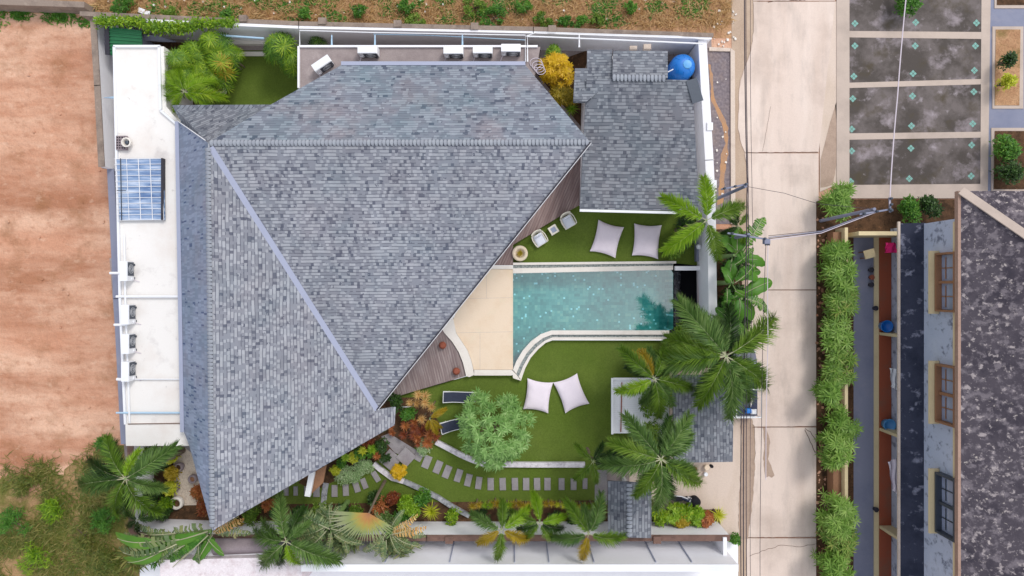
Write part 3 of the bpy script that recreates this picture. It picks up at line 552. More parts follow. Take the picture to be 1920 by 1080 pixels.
# ------------------------------------------------------------------ main house
def inter(px, py, pl):       # ray through a photo point onto the plane of three points
    a, b, c = pl; nn = (b - a).cross(c - a); o = Vector((0, 0, H)); d = Vector(((px - 960) / F, (540 - py) / F, -1)); t = (a - o).dot(nn) / d.dot(nn); return o + d * t
A = P(390, 268, 7.0); B = P(1107, 267, 7.0); Cc = P(707, 768, 3.6); G_ = P(398, 995, 7.0); W0 = P(335, 228, 3.7); N0 = P(640, 122, 4.2)
pS = (A, B, Cc); pE = (A, Cc, G_); pW = (A, G_, W0); pN = (A, B, N0)
house = thing('villa', 'large grey shingled villa roof with a diagonal metal valley, filling the left centre', 'house', P(560, 560, 0))
def roofpoly(m_, pts, mat_dir, th=.16):
    """pts: world points on one plane; mat_dir: horizontal direction of the courses"""
    n_ = len(pts); nn = Vector((0, 0, 0))
    for i in range(n_): nn += pts[i].cross(pts[(i + 1) % n_])
    if nn.z < 0: pts = pts[::-1]; nn = -nn
    nn.normalize(); u = Vector((0, 0, 1)).cross(nn); u = u.normalized() if u.length > 1e-4 else Vector((1, 0, 0)); v = nn.cross(u)
    uvs = [(p.dot(u), p.dot(v)) for p in pts]
    m_.add([tuple(p) for p in pts], [tuple(range(n_))], [uvs])
    low = [p - nn * th for p in pts]; m_.add([tuple(p) for p in low], [tuple(range(n_ - 1, -1, -1))], [uvs[::-1]])
    for i in range(n_):
        j = (i + 1) % n_; m_.add([tuple(pts[i]), tuple(low[i]), tuple(low[j]), tuple(pts[j])], [(0, 1, 2, 3)], [[(0, 0), (0, .1), (1, .1), (1, 0)]])
mb = MB(); roofpoly(mb, [A, B, Cc], 0); rs = mb.build('roof', m_shingle, house)
mb = MB(); roofpoly(mb, [A, Cc, inter(742, 763, pE), inter(740, 797, pE), G_], 0); re_ = mb.build('roof', m_shingle, house)
w1, w2_, w3_ = inter(345, 810, pW), inter(355, 836, pW), inter(335, 228, pW)
mb = MB(); roofpoly(mb, [A, w3_, w1, w2_, G_], 0); mb.build('roof', m_shingle_w, house)
n1, n2, n3 = inter(640, 122, pN), inter(985, 122, pN), inter(508, 196, pN)
mb = MB(); roofpoly(mb, [A, n3, n1, n2, B], 0); mb.build('roof', m_shingle_n, house)
nw = P(322, 197, 3.9); mb = MB(); roofpoly(mb, [A, P(340, 230, 4.0), nw, n3], 0); mb.build('roof', m_shingle_g, house)
def strip(m_, a, b, wdt, h, up=.03, nrm=None):
    d = (b - a).normalized(); s_ = d.cross(Vector((0, 0, 1))).normalized(); u = s_.cross(d).normalized()
    c = (a + b) / 2 + u * up; Mx = np.array([[d.x, s_.x, u.x], [d.y, s_.y, u.y], [d.z, s_.z, u.z]]); m_.box(tuple(c), ((b - a).length, wdt, h), M3=Mx)
mb = MB(); strip(mb, A * .985 + Cc * .015, Cc, .3, .035, .035); mb.build('valley_flashing', m_metal, house)
mb = MB()
def caps(m_, a, b, step, wd, tilt=.03, up=.05):
    d = (b - a).normalized(); s_ = d.cross(Vector((0, 0, 1))).normalized(); u = s_.cross(d).normalized(); n_ = int((b - a).length / step)
    for i in range(n_):
        o = a + d * (i + .5) * step + u * up; V = []
        for k, (dl, zz) in enumerate(((-step * .5, tilt), (-step * .5 + .02, tilt + .012), (step * .44, 0))):
            for q in (-1, -.55, 0, .55, 1):
                V.append(tuple(o + d * (dl + (.05 * q * q if k < 2 else -.03 * q * q)) + s_ * q * wd / 2 + u * (zz + .07 * (1 - q * q) - .04 + RN.uniform(-.004, .004))))
        m_.add(V, [(k * 5 + q, (k + 1) * 5 + q, (k + 1) * 5 + q + 1, k * 5 + q + 1) for k in range(2) for q in range(4)] )
        e = o - d * step * .5; V = [tuple(e + d * .05 * q * q + s_ * q * wd / 2 + u * (tilt + .07 * (1 - q * q) - .04)) for q in (-1, -.55, 0, .55, 1)] + [tuple(e + d * .05 * q * q + s_ * q * wd / 2 - u * .05) for q in (-1, -.55, 0, .55, 1)]
        m_.add(V, [(q, q + 1, q + 6, q + 5) for q in range(4)])
caps(mb, A + Vector((.1, 0, 0)), B, .185, .3, .03, .03); mb.build('ridge_cap', m_cap_tile, house)
mb = MB(); caps(mb, A + Vector((0, -.25, 0)), G_, .185, .28, .03, .03); mb.build('ridge_cap', m_cap_tile, house)
mb = MB(); strip(mb, B, Cc, .07, .26, -.06); strip(mb, Cc, inter(707, 767, pE), .07, .2, -.05); mb.build('fascia', m_dark, house)
mb = MB(); strip(mb, B + Vector((.04, -.03, 0)), Cc + Vector((.04, -.03, 0)), .03, .05, .0); strip(mb, w3_, inter(385, 263, pW), .04, .08, .02); mb.build('rake_trim', m_whitemetal, house)
mb = MB(); mb.box((n1 + n2) / 2 + Vector((0, .08, -.02)), ((n2 - n1).length, .2, .14)); mb.build('gutter', m_metal, house)
mb = MB(); d_ = w1 - w3_; strip(mb, w3_ + Vector((-.08, 0, 0)), w1 + Vector((-.08, 0, 0)), .2, .14, -.02); mb.build('gutter', m_metal, house)
mb = MB(); wl_ = [XY(375, 275, 3.4), XY(385, 800, 3.4), XY(440, 915, 3.4), XY(700, 775, 3.2), XY(1000, 320, 3.4), XY(975, 160, 3.4), XY(640, 160, 3.4), XY(520, 220, 3.4)]
def zpl(pl_, x, y):
    a_, b_, c_ = pl_; n_ = (b_ - a_).cross(c_ - a_); return a_.z - (n_.x * (x - a_.x) + n_.y * (y - a_.y)) / n_.z
def zroof(x, y): return min(zpl(pN, x, y), zpl(pW, x, y), max(zpl(pS, x, y), zpl(pE, x, y)), zpl((A, nw, n3), x, y)) - .35
for (p0, p1) in zip(wl_, wl_[1:] + wl_[:1]):
    for k in range(10):
        q0 = [p0[i] + (p1[i] - p0[i]) * k / 10 for i in (0, 1)]; q1 = [p0[i] + (p1[i] - p0[i]) * (k + 1) / 10 for i in (0, 1)]
        mb.add([(*q0, -.02), (*q1, -.02), (*q1, max(2.3, zroof(*q1))), (*q0, max(2.3, zroof(*q0)))], [(0, 1, 2, 3)])
hw = mb.build('wall', m_white, house)
mb = MB(); a_, b_ = Vector((*XY(700, 775, 3.2), 0)), Vector((*XY(1000, 320, 3.4), 0)); d_ = (b_ - a_).normalized(); nrm = Vector((d_.y, -d_.x, 0)); ang = math.atan2(d_.y, d_.x)
for k in range(4):
    c_ = a_ + d_ * (3.2 + k * 3.6); q = MB(); q.box(c_ + nrm * .03 + Vector((0, 0, 1.5)), (2.6, .08, 2.2), ang); ob = q.build('sliding_door', m_whitemetal, house)
    q = MB()
    for s_ in (-.63, .63): q.box(c_ + nrm * .08 + d_ * s_ + Vector((0, 0, 1.5)), (1.14, .03, 2.02), ang)
    q.build('pane', m_glass, ob)

# ------------------------------------------------------------------ annex flat white roof and terrace
ann = thing('annex', 'long white flat roofed annex left of the grey shingles', 'building', P(280, 460, 0))
ap = [(214, 87), (307, 87), (312, 200), (334, 226), (340, 560), (350, 836), (237, 836), (226, 560)]
mb = MB(); mb.prism(pxpoly(ap, 3.2), -.02, 3.2); mb.build('roof', m_whiteroof, ann)
mb = MB()
for a, b in [((215, 88), (302, 88)), ((216, 89), (227, 560)), ((300, 89), (303, 208)), ((303, 208), (331, 232)), ((227, 560), (237, 795))]: strip(mb, P(*a, 3.2), P(*b, 3.2), .12, .14, .07)
mb.build('parapet', m_whitemetal, ann)
mb = MB(); mb.prism(pxpoly([(235, 796), (347, 796), (354, 836), (236, 836)], 3.45), 3.2, 3.45); mb.build('raised_roof', m_whiteroof, ann)
mb = MB(); strip(mb, P(240, 795, 3.46), P(346, 793.5, 3.46), .05, .03, .01); strip(mb, P(236, 712, 3.2), P(342, 711, 3.2), .012, .02, .02); mb.build('seam', m_line, ann)
mb = MB(); mb.prism(pxpoly([(562, 88), (1013, 88), (1006, 126), (1000, 150), (560, 170)], 3.0), -.02, 3.0); trc = mb.build('terrace_block', m_stained); tag(trc, 'stained grey concrete flat terrace carrying the top row of air conditioners', 'flat roof')
mb = MB()
for a, b in [((562, 88), (1008, 88)), ((561, 88), (561, 166))]: strip(mb, P(*a, 3.0), P(*b, 3.0), .1, .14, .07)
mb.build('parapet', m_white, trc)
# pipe frames around the terrace
mb = MB()
mb.tube([P(562, 88, 3.1), P(562, 57, 3.1), P(700, 61, 3.1), P(985, 66, 3.1), P(985, 116, 3.1)], .03); mb.tube([P(989, 116, 3.2), P(989, 68, 3.2), P(1160, 75, 3.2), P(1318, 82, 3.2)], .045); mb.tube([P(986, 68, 3.1), P(1008, 60, 3.1), P(1100, 63, 3.1), P(1270, 68, 3.1), P(1330, 75, 3.1)], .025)
tag(mb.build('pipe_rail', m_whitemetal), 'thin white pipe rails running above the north terrace', 'railing')
for k, (px, nm) in enumerate([(622, 'near the terrace corner'), (703, 'left of the first square air conditioner'), (867, 'above the middle air conditioners'), (1086, 'beside the yellow shrub')]):
    mb = MB(); mb.tube([P(px, 66, 2.6), P(px, 80, 2.8), P(px, 89, 2.9)], [.035, .05, .06]); tag(mb.build('waste_pipe', m_bluepipe if k < 3 else m_whitemetal), 'short pale pipe bridging to the wall, ' + nm, 'pipe', 'pipes from the terrace to the wall')
mb = MB(); mb.tube([P(700, 64, 2.3), P(800, 66, 2.3), P(985, 75, 2.3)], .03); mb.tube([P(410, 66, 2.3), P(495, 72, 2.3)], .06); tag(mb.build('wall_pipe', m_bluepipe), 'long light blue pipe fixed along the north wall', 'pipe')

# ------------------------------------------------------------------ east outbuilding and gate roofs
ob_ = thing('outbuilding', 'grey shingled outbuilding roof in the top right corner of the plot', 'building', P(1200, 270, 0))
e1 = [P(1100, 147, 4.0), P(1298, 150, 4.0), P(1313, 395, 3.0), P(1087, 392, 3.0)]
pl = (e1[0], e1[1], e1[3]); e1 = [e1[0], e1[1], inter(1312, 396, pl), e1[3]]
mb = MB(); roofpoly(mb, e1, 0); mb.build('roof', m_shingle_g, ob_)
pl2 = (P(1148, 146, 4.0), P(1252, 146, 4.0), P(1150, 95, 3.3)); mb = MB(); roofpoly(mb, [pl2[0], pl2[1], inter(1252, 95, pl2), pl2[2]], 0); mb.build('roof', m_shingle_g, ob_)
pl3 = (P(1101, 150, 3.7), P(1148, 150, 3.7), P(1101, 93, 3.1)); mb = MB(); roofpoly(mb, [inter(1075, 190, pl3), inter(1100, 190, pl3), pl3[1], inter(1148, 93, pl3), pl3[2], inter(1101, 128, pl3), inter(1078, 128, pl3)], 0); mb.build('roof', m_shingle_g, ob_)
mb = MB(); caps(mb, P(1148, 146, 4.03), P(1252, 147, 4.03), .2, .36); mb.build('ridge_cap', m_cap_tile, ob_)
mb = MB(); a_ = inter(1300, 150, pl); strip(mb, P(1296, 149, 3.98), inter(1308, 192, pl) + Vector((0, 0, .05)), .6, .04, .02); mb.build('dark_gap_strip', m_dkmetal, ob_)  # dark strip stands in for the shaded gap beside the roof
mb = MB(); strip(mb, e1[3] + Vector((0, -.07, -.04)), inter(1312, 397.5, pl) + Vector((0, -.07, -.04)), .13, .12, 0); mb.build('gutter', m_whitemetal, ob_)
mb = MB(); mb.prism(pxpoly([(1100, 165), (1285, 165), (1295, 375), (1095, 375)], 2.8), -.02, 2.8); mb.prism(pxpoly([(1105, 105), (1245, 105), (1245, 150), (1105, 150)], 2.8), -.02, 2.79); wb = mb.build('wall', m_white, ob_)
mb = MB(); q = XY(1180, 375, 2.8); mb.box((q[0], q[1] - .03, 1.05), (2.0, .06, 2.1)); dd = mb.build('door', m_wood, ob_); mb = MB(); mb.box((q[0] + .85, q[1] - .08, 1.0), (.04, .04, .16)); mb.build('handle', m_whitemetal, dd)
def smallroof(name, label, polys, th=.14, wallp=None, wz=2.3, capl=None):
    r = thing(name, label, 'roof', (*XY(*polys[0][0][:2], 3), 0))
    for pts in polys:
        w_ = [P(x, y, z) for x, y, z in pts[:3]]; pl_ = tuple(w_); full = w_ + [inter(p[0], p[1], pl_) for p in pts[3:]]
        m_ = MB(); roofpoly(m_, full, 0, th); m_.build('roof_slope', m_shingle_g, r)
    if wallp:
        for i, wp in enumerate(wallp): m_ = MB(); m_.prism(pxpoly(wp, wz), -.02, wz); m_.build('wall' if len(wallp) < 3 else 'pillar', m_white, r)
    if capl: m_ = MB(); caps(m_, P(*capl[0]), P(*capl[1]), .22, .3); m_.build('ridge_cap', m_cap_tile, r)
    return r
smallroof('gate_canopy', 'shingled carport roof beside the road, partly under the palms', [[(1262, 703, 3.4), (1264, 868, 3.4), (1374, 866, 2.8), (1376, 703, 2.8)]], wallp=[[(1362, 712), (1368, 712), (1368, 722), (1362, 722)], [(1360, 845), (1368, 845), (1368, 860), (1360, 860)]], wz=2.6)
smallroof('gate_canopy', 'small shingled gable roof over the garden gate', [[(1180, 905, 3.3), (1180, 1010, 3.3), (1139, 902, 2.8), (1140, 1000, 2.8)], [(1180, 905, 3.3), (1180, 1010, 3.3), (1222, 907, 2.8), (1221, 1009, 2.8)]] and [[(1180, 904, 3.3), (1180, 1008, 3.3), (1140, 1000, 2.8), (1139, 902, 2.8)], [(1180, 904, 3.3), (1180, 1008, 3.3), (1221, 1009, 2.8), (1222, 907, 2.8)]], wallp=[[(1180, 915), (1184, 915), (1184, 925), (1180, 925)], [(1180, 985), (1184, 985), (1184, 992), (1180, 992)]], wz=2.5, capl=((1180, 906, 3.33), (1180, 1007, 3.33)))
# ------------------------------------------------------------------ retaining strips, stepping stones, slabs
def kerbline(name, label, pts, th, z, mat):
    m_ = MB(); w_ = [Vector(XY(x, y, z)) for x, y in pts]; nr = []
    for i in range(len(w_)):
        d = (w_[min(i + 1, len(w_) - 1)] - w_[max(i - 1, 0)]).normalized(); nr.append(Vector((-d.y, d.x)) * th / 2)
    for i in range(len(w_) - 1): m_.prism([tuple(w_[i] + nr[i]), tuple(w_[i + 1] + nr[i + 1]), tuple(w_[i + 1] - nr[i + 1]), tuple(w_[i] - nr[i])], -.02, z)
    return tag(m_.build(name, mat), label, 'low wall')
m_kw = M('white_block_edging', C(222, 218, 224), [(C(168, 162, 170), 3, .5, .66, (1, 1, 1), .8), (C(244, 242, 246), 4, .55, .7, (1, 1, 1), .7)], .85, (7, .3), .2, grain=.1)
m_ke = M('grey_stone_edging', C(168, 170, 176), [(C(112, 114, 120), 4, .45, .65, (1, 1, 1), .9), (C(206, 206, 212), 5, .58, .72, (1, 1, 1), .8)], .85, (7, .5), .2, grain=.15)
kerbline('garden_edging', 'white block edging curving under the round frangipani crown to the palms', [(817, 829), (840, 841), (862, 853), (885, 863), (905, 870), (940, 871.5), (1000, 872), (1097, 872)], .29, .3, m_kw)
kerbline('garden_edging', 'grey white block edging below the two diamond slabs', [(700, 870), (712, 880), (735, 897), (757, 903)], .28, .25, m_kw)
kerbline('garden_edging', 'long mossy grey edging running down right from the yellow round shrub', [(757, 903), (790, 918), (820, 933), (850, 952), (880, 968)], .26, .25, m_ke)
kerbline('garden_edging', 'short grey edging crossing the lawn near the roof beam', [(611, 906), (608, 925), (606, 950)], .32, .12, m_ke)
sg = 'stepping stones across the lawn'
st = [(787, 858, 24, 14, 22), (800, 866.5, 24, 14, 22), (821, 876, 24, 13, 22), (838, 885, 24, 13, 22), (859.5, 892, 24, 12, 18), (878, 900.5, 23, 12, 14), (897.5, 906, 23, 11.5, 8), (920, 908, 23, 12, 0), (942.5, 908, 23, 12, -2), (965.5, 908, 23, 12, -2), (986.5, 908, 23, 12, 0), (1007, 908, 23, 12, -1), (1026.5, 908, 23, 12, 0), (1053, 908, 22, 11, 0), (1075.5, 908, 22, 11, 0), (1097, 907, 20, 9, 0)]
stone_m = None
def stone(px, py, l, w_, a, label, z=.085, grp=sg, mat=None):
    m_ = MB(); p = P(px, py, z); L_, W_ = m_px(l), m_px(w_)
    hx, hy = W_ / 2, L_ / 2; b = .015; ring = [(-hx, -hy), (hx, -hy), (hx, hy), (-hx, hy)]; ri = [(x * (1 - b / hx), y * (1 - b / hy)) for x, y in ring]
    m = rotz(R(-a)); V = [np.array((x, y, 0.0)) for x, y in ring] + [np.array((x, y, .07)) for x, y in ring] + [np.array((x, y, .085)) for x, y in ri]
    V = np.array(V) @ m.T + np.array((p.x, p.y, z - .085)); m_.add(V, [(0, 1, 5, 4), (1, 2, 6, 5), (2, 3, 7, 6), (3, 0, 4, 7), (4, 5, 9, 8), (5, 6, 10, 9), (6, 7, 11, 10), (7, 4, 8, 11), (8, 9, 10, 11)])
    return tag(m_.build('stepping_stone', mat or m_paver), label, 'stepping stone', grp)
for i, (x, y, l, w_, a) in enumerate(st[1:]):
    stone(x, y, l, w_, a, ORD[i] + ' grey stepping stone from the diamond slabs, in the long row to the gate', z=.12)
for i, (x, y, l, w_, a) in enumerate([(704.5, 894, 21, 10, -32), (682.5, 907, 20, 10, -22), (668, 913, 21, 11, -18), (648, 919, 22, 11, -3), (627, 921, 22, 11, 0), (593, 921, 22, 12, 0), (574, 921, 18, 8, 0), (554, 921, 17, 8, 0), (536, 921, 17, 9, 0)]):
    stone(x, y, l, w_, a, ORD[i] + ' stepping stone counting left from the yellow shrub, towards the villa roof', z=.12)
for (x, y, l, a, lb) in [(732, 863, 30, 40, 'large grey slab turned as a diamond, left of the pair'), (761, 857, 27, 42, 'large grey slab turned as a diamond, right of the pair, raised higher'), (784, 856, 16, 30, 'small grey corner slab under the pale green ground cover')]:
    stone(x, y, l, l, a, lb, z=.3 if l == 27 else .24 if l == 30 else .12, grp='diamond slabs by the villa')
# ------------------------------------------------------------------ bean bags
def beanbag(cs, label, seed, h=.42):
    r = np.random.RandomState(seed); w_ = [np.array(P(x, y, .22)) for x, y in cs]; N_ = 22; m_ = MB()
    us = np.linspace(-1, 1, N_ + 1); ph = r.uniform(0, 6, 6)
    def surf(sgn):
        V = []
        for v in us:
            for u in us:
                a = (u + 1) / 2; b = (v + 1) / 2
                # pinch edges inwards
                pu = u * (1 - .10 * (1 - v * v)); pv = v * (1 - .10 * (1 - u * u)); a = (pu + 1) / 2; b = (pv + 1) / 2
                p = w_[0] * (1 - a) * (1 - b) + w_[1] * a * (1 - b) + w_[2] * a * b + w_[3] * (1 - a) * b
                hh = ((1 - abs(u) ** 3.2) * (1 - abs(v) ** 3.2)) ** .55
                wr = .018 * math.sin(9 * u + 5 * v + ph[0]) * (abs(v) ** 2) + .018 * math.sin(8 * v - 4 * u + ph[1]) * (abs(u) ** 2) + .02 * math.sin(2.5 * u + ph[2]) * math.sin(2.2 * v + ph[3])
                dip = -.05 * math.exp(-((u - .1) ** 2 + (v + .3) ** 2) * 3)
                z = .22 + (h * .5 * hh + (wr + dip) * hh) if sgn > 0 else max(.055, .22 - .19 * hh)
                V.append((p[0], p[1], z))
        return V
    q = [(j * (N_ + 1) + i, j * (N_ + 1) + i + 1, (j + 1) * (N_ + 1) + i + 1, (j + 1) * (N_ + 1) + i) for j in range(N_) for i in range(N_)]
    m_.add(surf(1), [f[::-1] for f in q]); m_.add(surf(-1), q); o = m_.build('bean_bag', m_fabric, smooth=True)
    # normals are unified by winding: the corners go clockwise seen from above
    return tag(o, label, 'bean bag', 'bean bags on the lawns')
beanbag([(1122, 412), (1170, 426), (1154, 484), (1106, 471)], 'pale bean bag cushion nearest the white armchairs, tilted', 1)
beanbag([(1189, 419), (1241, 422), (1234, 486), (1185, 479)], 'pale bean bag cushion under the palm by the north lawn, nearly upright', 2)
beanbag([(989, 709), (1037, 717), (1028, 775), (981, 767)], 'pale bean bag on the south lawn, nearer the pool curve', 3)
beanbag([(1037, 717), (1082, 700), (1105, 757), (1060, 775)], 'pale bean bag on the south lawn, leaning away to the right', 4)
# ------------------------------------------------------------------ armchairs, side table
def armchair():
    t = thing('armchair', 'x', 'armchair', (0, 0, 0), 'white garden armchairs')   # faces +X
    m_ = MB(); m_.add(*cushion(.62, .58, .12, (.04, 0, .42))); m_.build('seat_cushion', m_fabricw, t, smooth=True)
    m_ = MB(); V = []; n_ = 14
    for i in range(n_ + 1):
        a = -1 + 2 * i / n_; x = -.30 - .10 * (1 - a * a); y = .33 * a
        for (dx, z) in ((.05, .42), (0.0, .82), (-.05, .84), (-.06, .42)): V.append((x + dx * 1 - (.06 if z > .6 else 0), y, z))
    m_.add(V, [(i * 4 + k, i * 4 + (k + 1) % 4, (i + 1) * 4 + (k + 1) % 4, (i + 1) * 4 + k) for i in range(n_) for k in range(4)]); m_.build('backrest', m_cream, t)
    m_ = MB(); m_.add(*cushion(.14, .52, .34, (-.22, 0, .62))); m_.build('back_cushion', m_fabricw, t, smooth=True)
    for s_ in (-1, 1):
        m_ = MB(); m_.tube([(-.33, .34 * s_, .62), (-.1, .40 * s_, .63), (.2, .39 * s_, .62), (.36, .35 * s_, .60)], .028, 8); m_.build('armrest', m_cream, t)
        for x_ in (-.3, .33): m_ = MB(); m_.tube([(x_, .35 * s_, .61), (x_, .34 * s_, 0)], [.024, .018], 8); m_.build('leg', m_cream, t)
    m_ = MB(); m_.box((0.03, 0, .34), (.7, .68, .04)); m_.build('seat_frame', m_cream, t)
    return t
def cushion(lx, ly, h, c, n_=8):
    V = []; us = np.linspace(-1, 1, n_ + 1)
    for sg_ in (1, -1):
        for v in us:
            for u in us:
                hh = ((1 - abs(u) ** 4) * (1 - abs(v) ** 4)) ** .4; V.append((c[0] + u * lx / 2, c[1] + v * ly / 2, c[2] + sg_ * h / 2 * hh))
    q = [(j * (n_ + 1) + i, j * (n_ + 1) + i + 1, (j + 1) * (n_ + 1) + i + 1, (j + 1) * (n_ + 1) + i) for j in range(n_) for i in range(n_)]; o = (n_ + 1) ** 2
    return V, q + [tuple(k + o for k in f)[::-1] for f in q]
ch = armchair(); place(ch, P(1011, 449, .05), R(-58), 'white armchair beside the stone planter')
dup(ch, P(1064, 416, .05), R(-60), 'white armchair nearest the outbuilding roof')
t = thing('side_table', 'small white side table with grey glass top between the two armchairs', 'side table', P(1037, 432, .05)); t.rotation_euler = (0, 0, R(-58))
bx = WL[t.name]
def lb(c): return (bx[0] + c[0], bx[1] + c[1], bx[2] + c[2])
mb = MB()
for s_ in (-1, 1): mb.box(lb((0, .2 * s_, .42)), (.5, .1, .05)); mb.box(lb((.2 * s_, 0, .42)), (.1, .3, .05))
mb.build('table_top', m_cream, t); mb = MB(); mb.box(lb((0, 0, .42)), (.31, .31, .02)); mb.build('glass_panel', m_dkmetal if False else m_glass, t)
for sx_ in (-1, 1):
    for sy_ in (-1, 1): mb = MB(); mb.box(lb((.21 * sx_, .21 * sy_, .2)), (.045, .045, .4)); mb.build('leg', m_cream, t)
# ------------------------------------------------------------------ planters, stools
t = thing('stone_planter', 'large round sandstone planter on the corner of the timber deck', 'planter', P(975, 475, .05))
mb = MB(); q = P(975, 475, .5); mb.lathe([(.26, -.45), (.42, -.3), (.46, -.05), (.44, .06), (.36, .08), (.27, .05), (.24, -.12)], (q.x, q.y, .5), 28); mb.build('pot', m_stone, t, smooth=True)
for i, (px, py, lb_) in enumerate([(829, 648, 'round terracotta stool near the roof edge on the lower deck'), (855, 697, 'round terracotta stool at the lower corner of the deck')]):
    mb = MB(); q = P(px, py, .8); mb.lathe([(.13, 0), (.2, .12), (.22, .24), (.18, .36), (.12, .4), (.10, .42)], (q.x, q.y, .35), 20); t = thing('garden_stool', lb_, 'stool', (q.x, q.y, .35), 'terracotta stools on the deck'); mb.build('body', m_terr, t, smooth=True)
    mb = MB(); mb.lathe([(.12, 0), (.12, .03), (.05, .045)], (q.x, q.y, .765), 16); mb.build('top_disc', m_terr, t)
for px, py, r_, lb_, kind in [(337, 875, 8, 'round dark glazed pot on the pebbles, upper one', 'planter_pot'), (363, 897, 8, 'round brass coloured pot on the pebbles by the roof', 'planter_pot'), (333, 942, 12, 'big pale urn at the lower end of the pebble bed', 'urn')]:
    rr = m_px(r_); q = P(px, py, .3); t = thing(kind, lb_, 'pot', (q.x, q.y, .055), 'pots on the pebble bed')
    mb = MB(); mb.lathe([(rr * .7, 0), (rr, .2), (rr * .98, .45), (rr * .8, .5), (rr * .62, .48), (rr * .6, .3)], (q.x, q.y, .055), 24); mb.build('pot', m_purple if kind != 'urn' else m_coping, t, smooth=True)
    mb = MB(); mb.lathe([(rr * .6, 0), (rr * .1, .02)], (q.x, q.y, .40), 20); mb.build('filling', m_soil if px != 363 else m_wood, t)
t = thing('square_planter', 'square grey planter box on the pebble bed', 'planter', P(332, 911, .055)); q = P(332, 911, .055); mb = MB()
for s_ in (-1, 1): mb.box((q.x + .16 * s_, q.y, .25), (.06, .38, .4)); mb.box((q.x, q.y + .16 * s_, .25), (.26, .06, .4))
mb.build('box', m_purple, t); mb = MB(); mb.box((q.x, q.y, .2), (.26, .26, .2)); mb.build('filling', m_soil, t)
# ------------------------------------------------------------------ sun loungers
def lounger():
    t = thing('sun_lounger', 'x', 'sun lounger', (0, 0, 0), 'sun loungers on the south lawn')    # head at -X
    m_ = MB(); m_.box((.27, 0, .32), (1.28, .56, .03)); m_.build('mattress', m_mesh, t)
    m_ = MB(); m_.box((-.62, 0, .46), (.56, .56, .03), M3=roty(R(27))); m_.build('backrest', m_mesh, t)
    m_ = MB()
    for s_ in (-1, 1): m_.tube([(-.92, .30 * s_, .6 if False else .32), (-.3, .3 * s_, .32), (.94, .30 * s_, .32)], .022, 8); m_.tube([(-.88, .31 * s_, .6), (-.37, .3 * s_, .34)], .02, 8)
    m_.tube([(.94, -.3, .32), (.94, .3, .32)], .022, 8); m_.tube([(-.88, -.31, .6), (-.88, .31, .6)], .02, 8); m_.build('frame', m_whitemetal, t)
    for x_ in (-.6, .75):
        for s_ in (-1, 1): m_ = MB(); m_.tube([(x_, .29 * s_, .31), (x_, .29 * s_, 0)], .02, 8); m_.build('leg', m_whitemetal, t)
    return t
l1 = lounger(); place(l1, P(861, 743, .05), R(-2), 'navy mesh lounger with white frame, fully visible beside the deck')
dup(l1, P(856, 794, .05), R(14), 'navy mesh lounger half hidden under the round frangipani crown')
# ------------------------------------------------------------------ air conditioners
def aircon():
    t = thing('air_conditioner', 'x', 'air conditioner', (0, 0, 0), 'outdoor air conditioner units on the flat roofs')   # grille faces -Y
    m_ = MB(); m_.box((0, 0, .38), (1.04, .42, .62)); m_.build('casing', m_whitemetal, t)
    m_ = MB(); m_.box((-.02, 0, .705), (1.0, .38, .03)); m_.build('lid', m_whitemetal, t)
    m_ = MB(); m_.box((.12, -.222, .38), (.72, .025, .54)); gr = m_.build('fan_grille', m_dkmetal, t)
    m_ = MB()
    for k in range(3):
        r_ = .08 + .075 * k; m_.tube([(.12 + r_ * math.cos(a), -.242, .38 + r_ * math.sin(a)) for a in np.linspace(0, 2 * math.pi, 20)], .008, 4)
    m_.build('fan_ring', m_whitemetal, gr)
    m_ = MB(); m_.box((-.38, -.23, .2), (.14, .04, .2)); m_.build('valve_cover', m_whitemetal, t)
    for s_ in (-1, 1): m_ = MB(); m_.box((.36 * s_, 0, .035), (.1, .5, .07)); m_.build('foot', m_dkmetal, t)
    m_ = MB(); m_.tube([(-.44, -.24, .2), (-.5, -.34, .08), (-.56, -.5, .04)], .018, 6); m_.build('refrigerant_pipe', m_cablew, t)
    return t
ac = aircon(); place(ac, P(694, 101, 3.0) , 0, 'air conditioner on the terrace, alone between the tilted unit and the pair')
for px, py, a, lb_, z in [(852, 102, 0, 'air conditioner on the terrace, leftmost of the three close together', 3.0), (906, 101, 0, 'air conditioner on the terrace, middle of the three close together', 3.0), (958, 98, 0, 'air conditioner on the terrace, nearest the yellow shrub', 3.0), (609, 126, 34, 'tilted air conditioner in the terrace corner at the roof edge', 3.0),
                        (245, 509, 90, 'air conditioner on the white roof, topmost below the skylight', 3.2), (248, 589, 90, 'air conditioner on the white roof, second from the skylight', 3.2), (248, 643, 90, 'air conditioner on the white roof, third from the skylight', 3.2), (248, 694, 90, 'air conditioner on the white roof, lowest of the row', 3.2)]:
    dup(ac, P(px, py, z), R(a), lb_)
# pipes across the white roof
pg = 'pipes crossing the white roof'
for a, b, r_, lb_ in [((218, 556), (340, 556), .07, 'thick white pipe crossing the white roof below the first unit'), ((237, 711), (341, 711), .03, 'thin white pipe crossing the white roof at the lowest unit'), ((218, 774), (345, 774), .05, 'pale blue white pipe near the lower end of the white roof'),
                      ((206, 512), (240, 512), .07, 'short white pipe stub sticking out left of the topmost roof unit'), ((214, 609), (240, 609), .07, 'short white pipe stub below the second roof unit'), ((219, 711), (236, 712), .08, 'short white pipe stub at the lowest roof unit')]:
    mb = MB(); mb.tube([P(*a, 3.36), P(*b, 3.36)], r_, 8); tag(mb.build('roof_pipe', m_bluepipe if '774' in str(a) else m_whitemetal), lb_, 'pipe', pg)
mb = MB(); mb.tube([P(233, 440, 3.4), P(235, 560, 3.4), P(240, 700, 3.4), P(243, 794, 3.4)], .05, 8); tag(mb.build('roof_pipe', m_whitemetal), 'long white pipe running down the left edge of the white roof', 'pipe', pg)
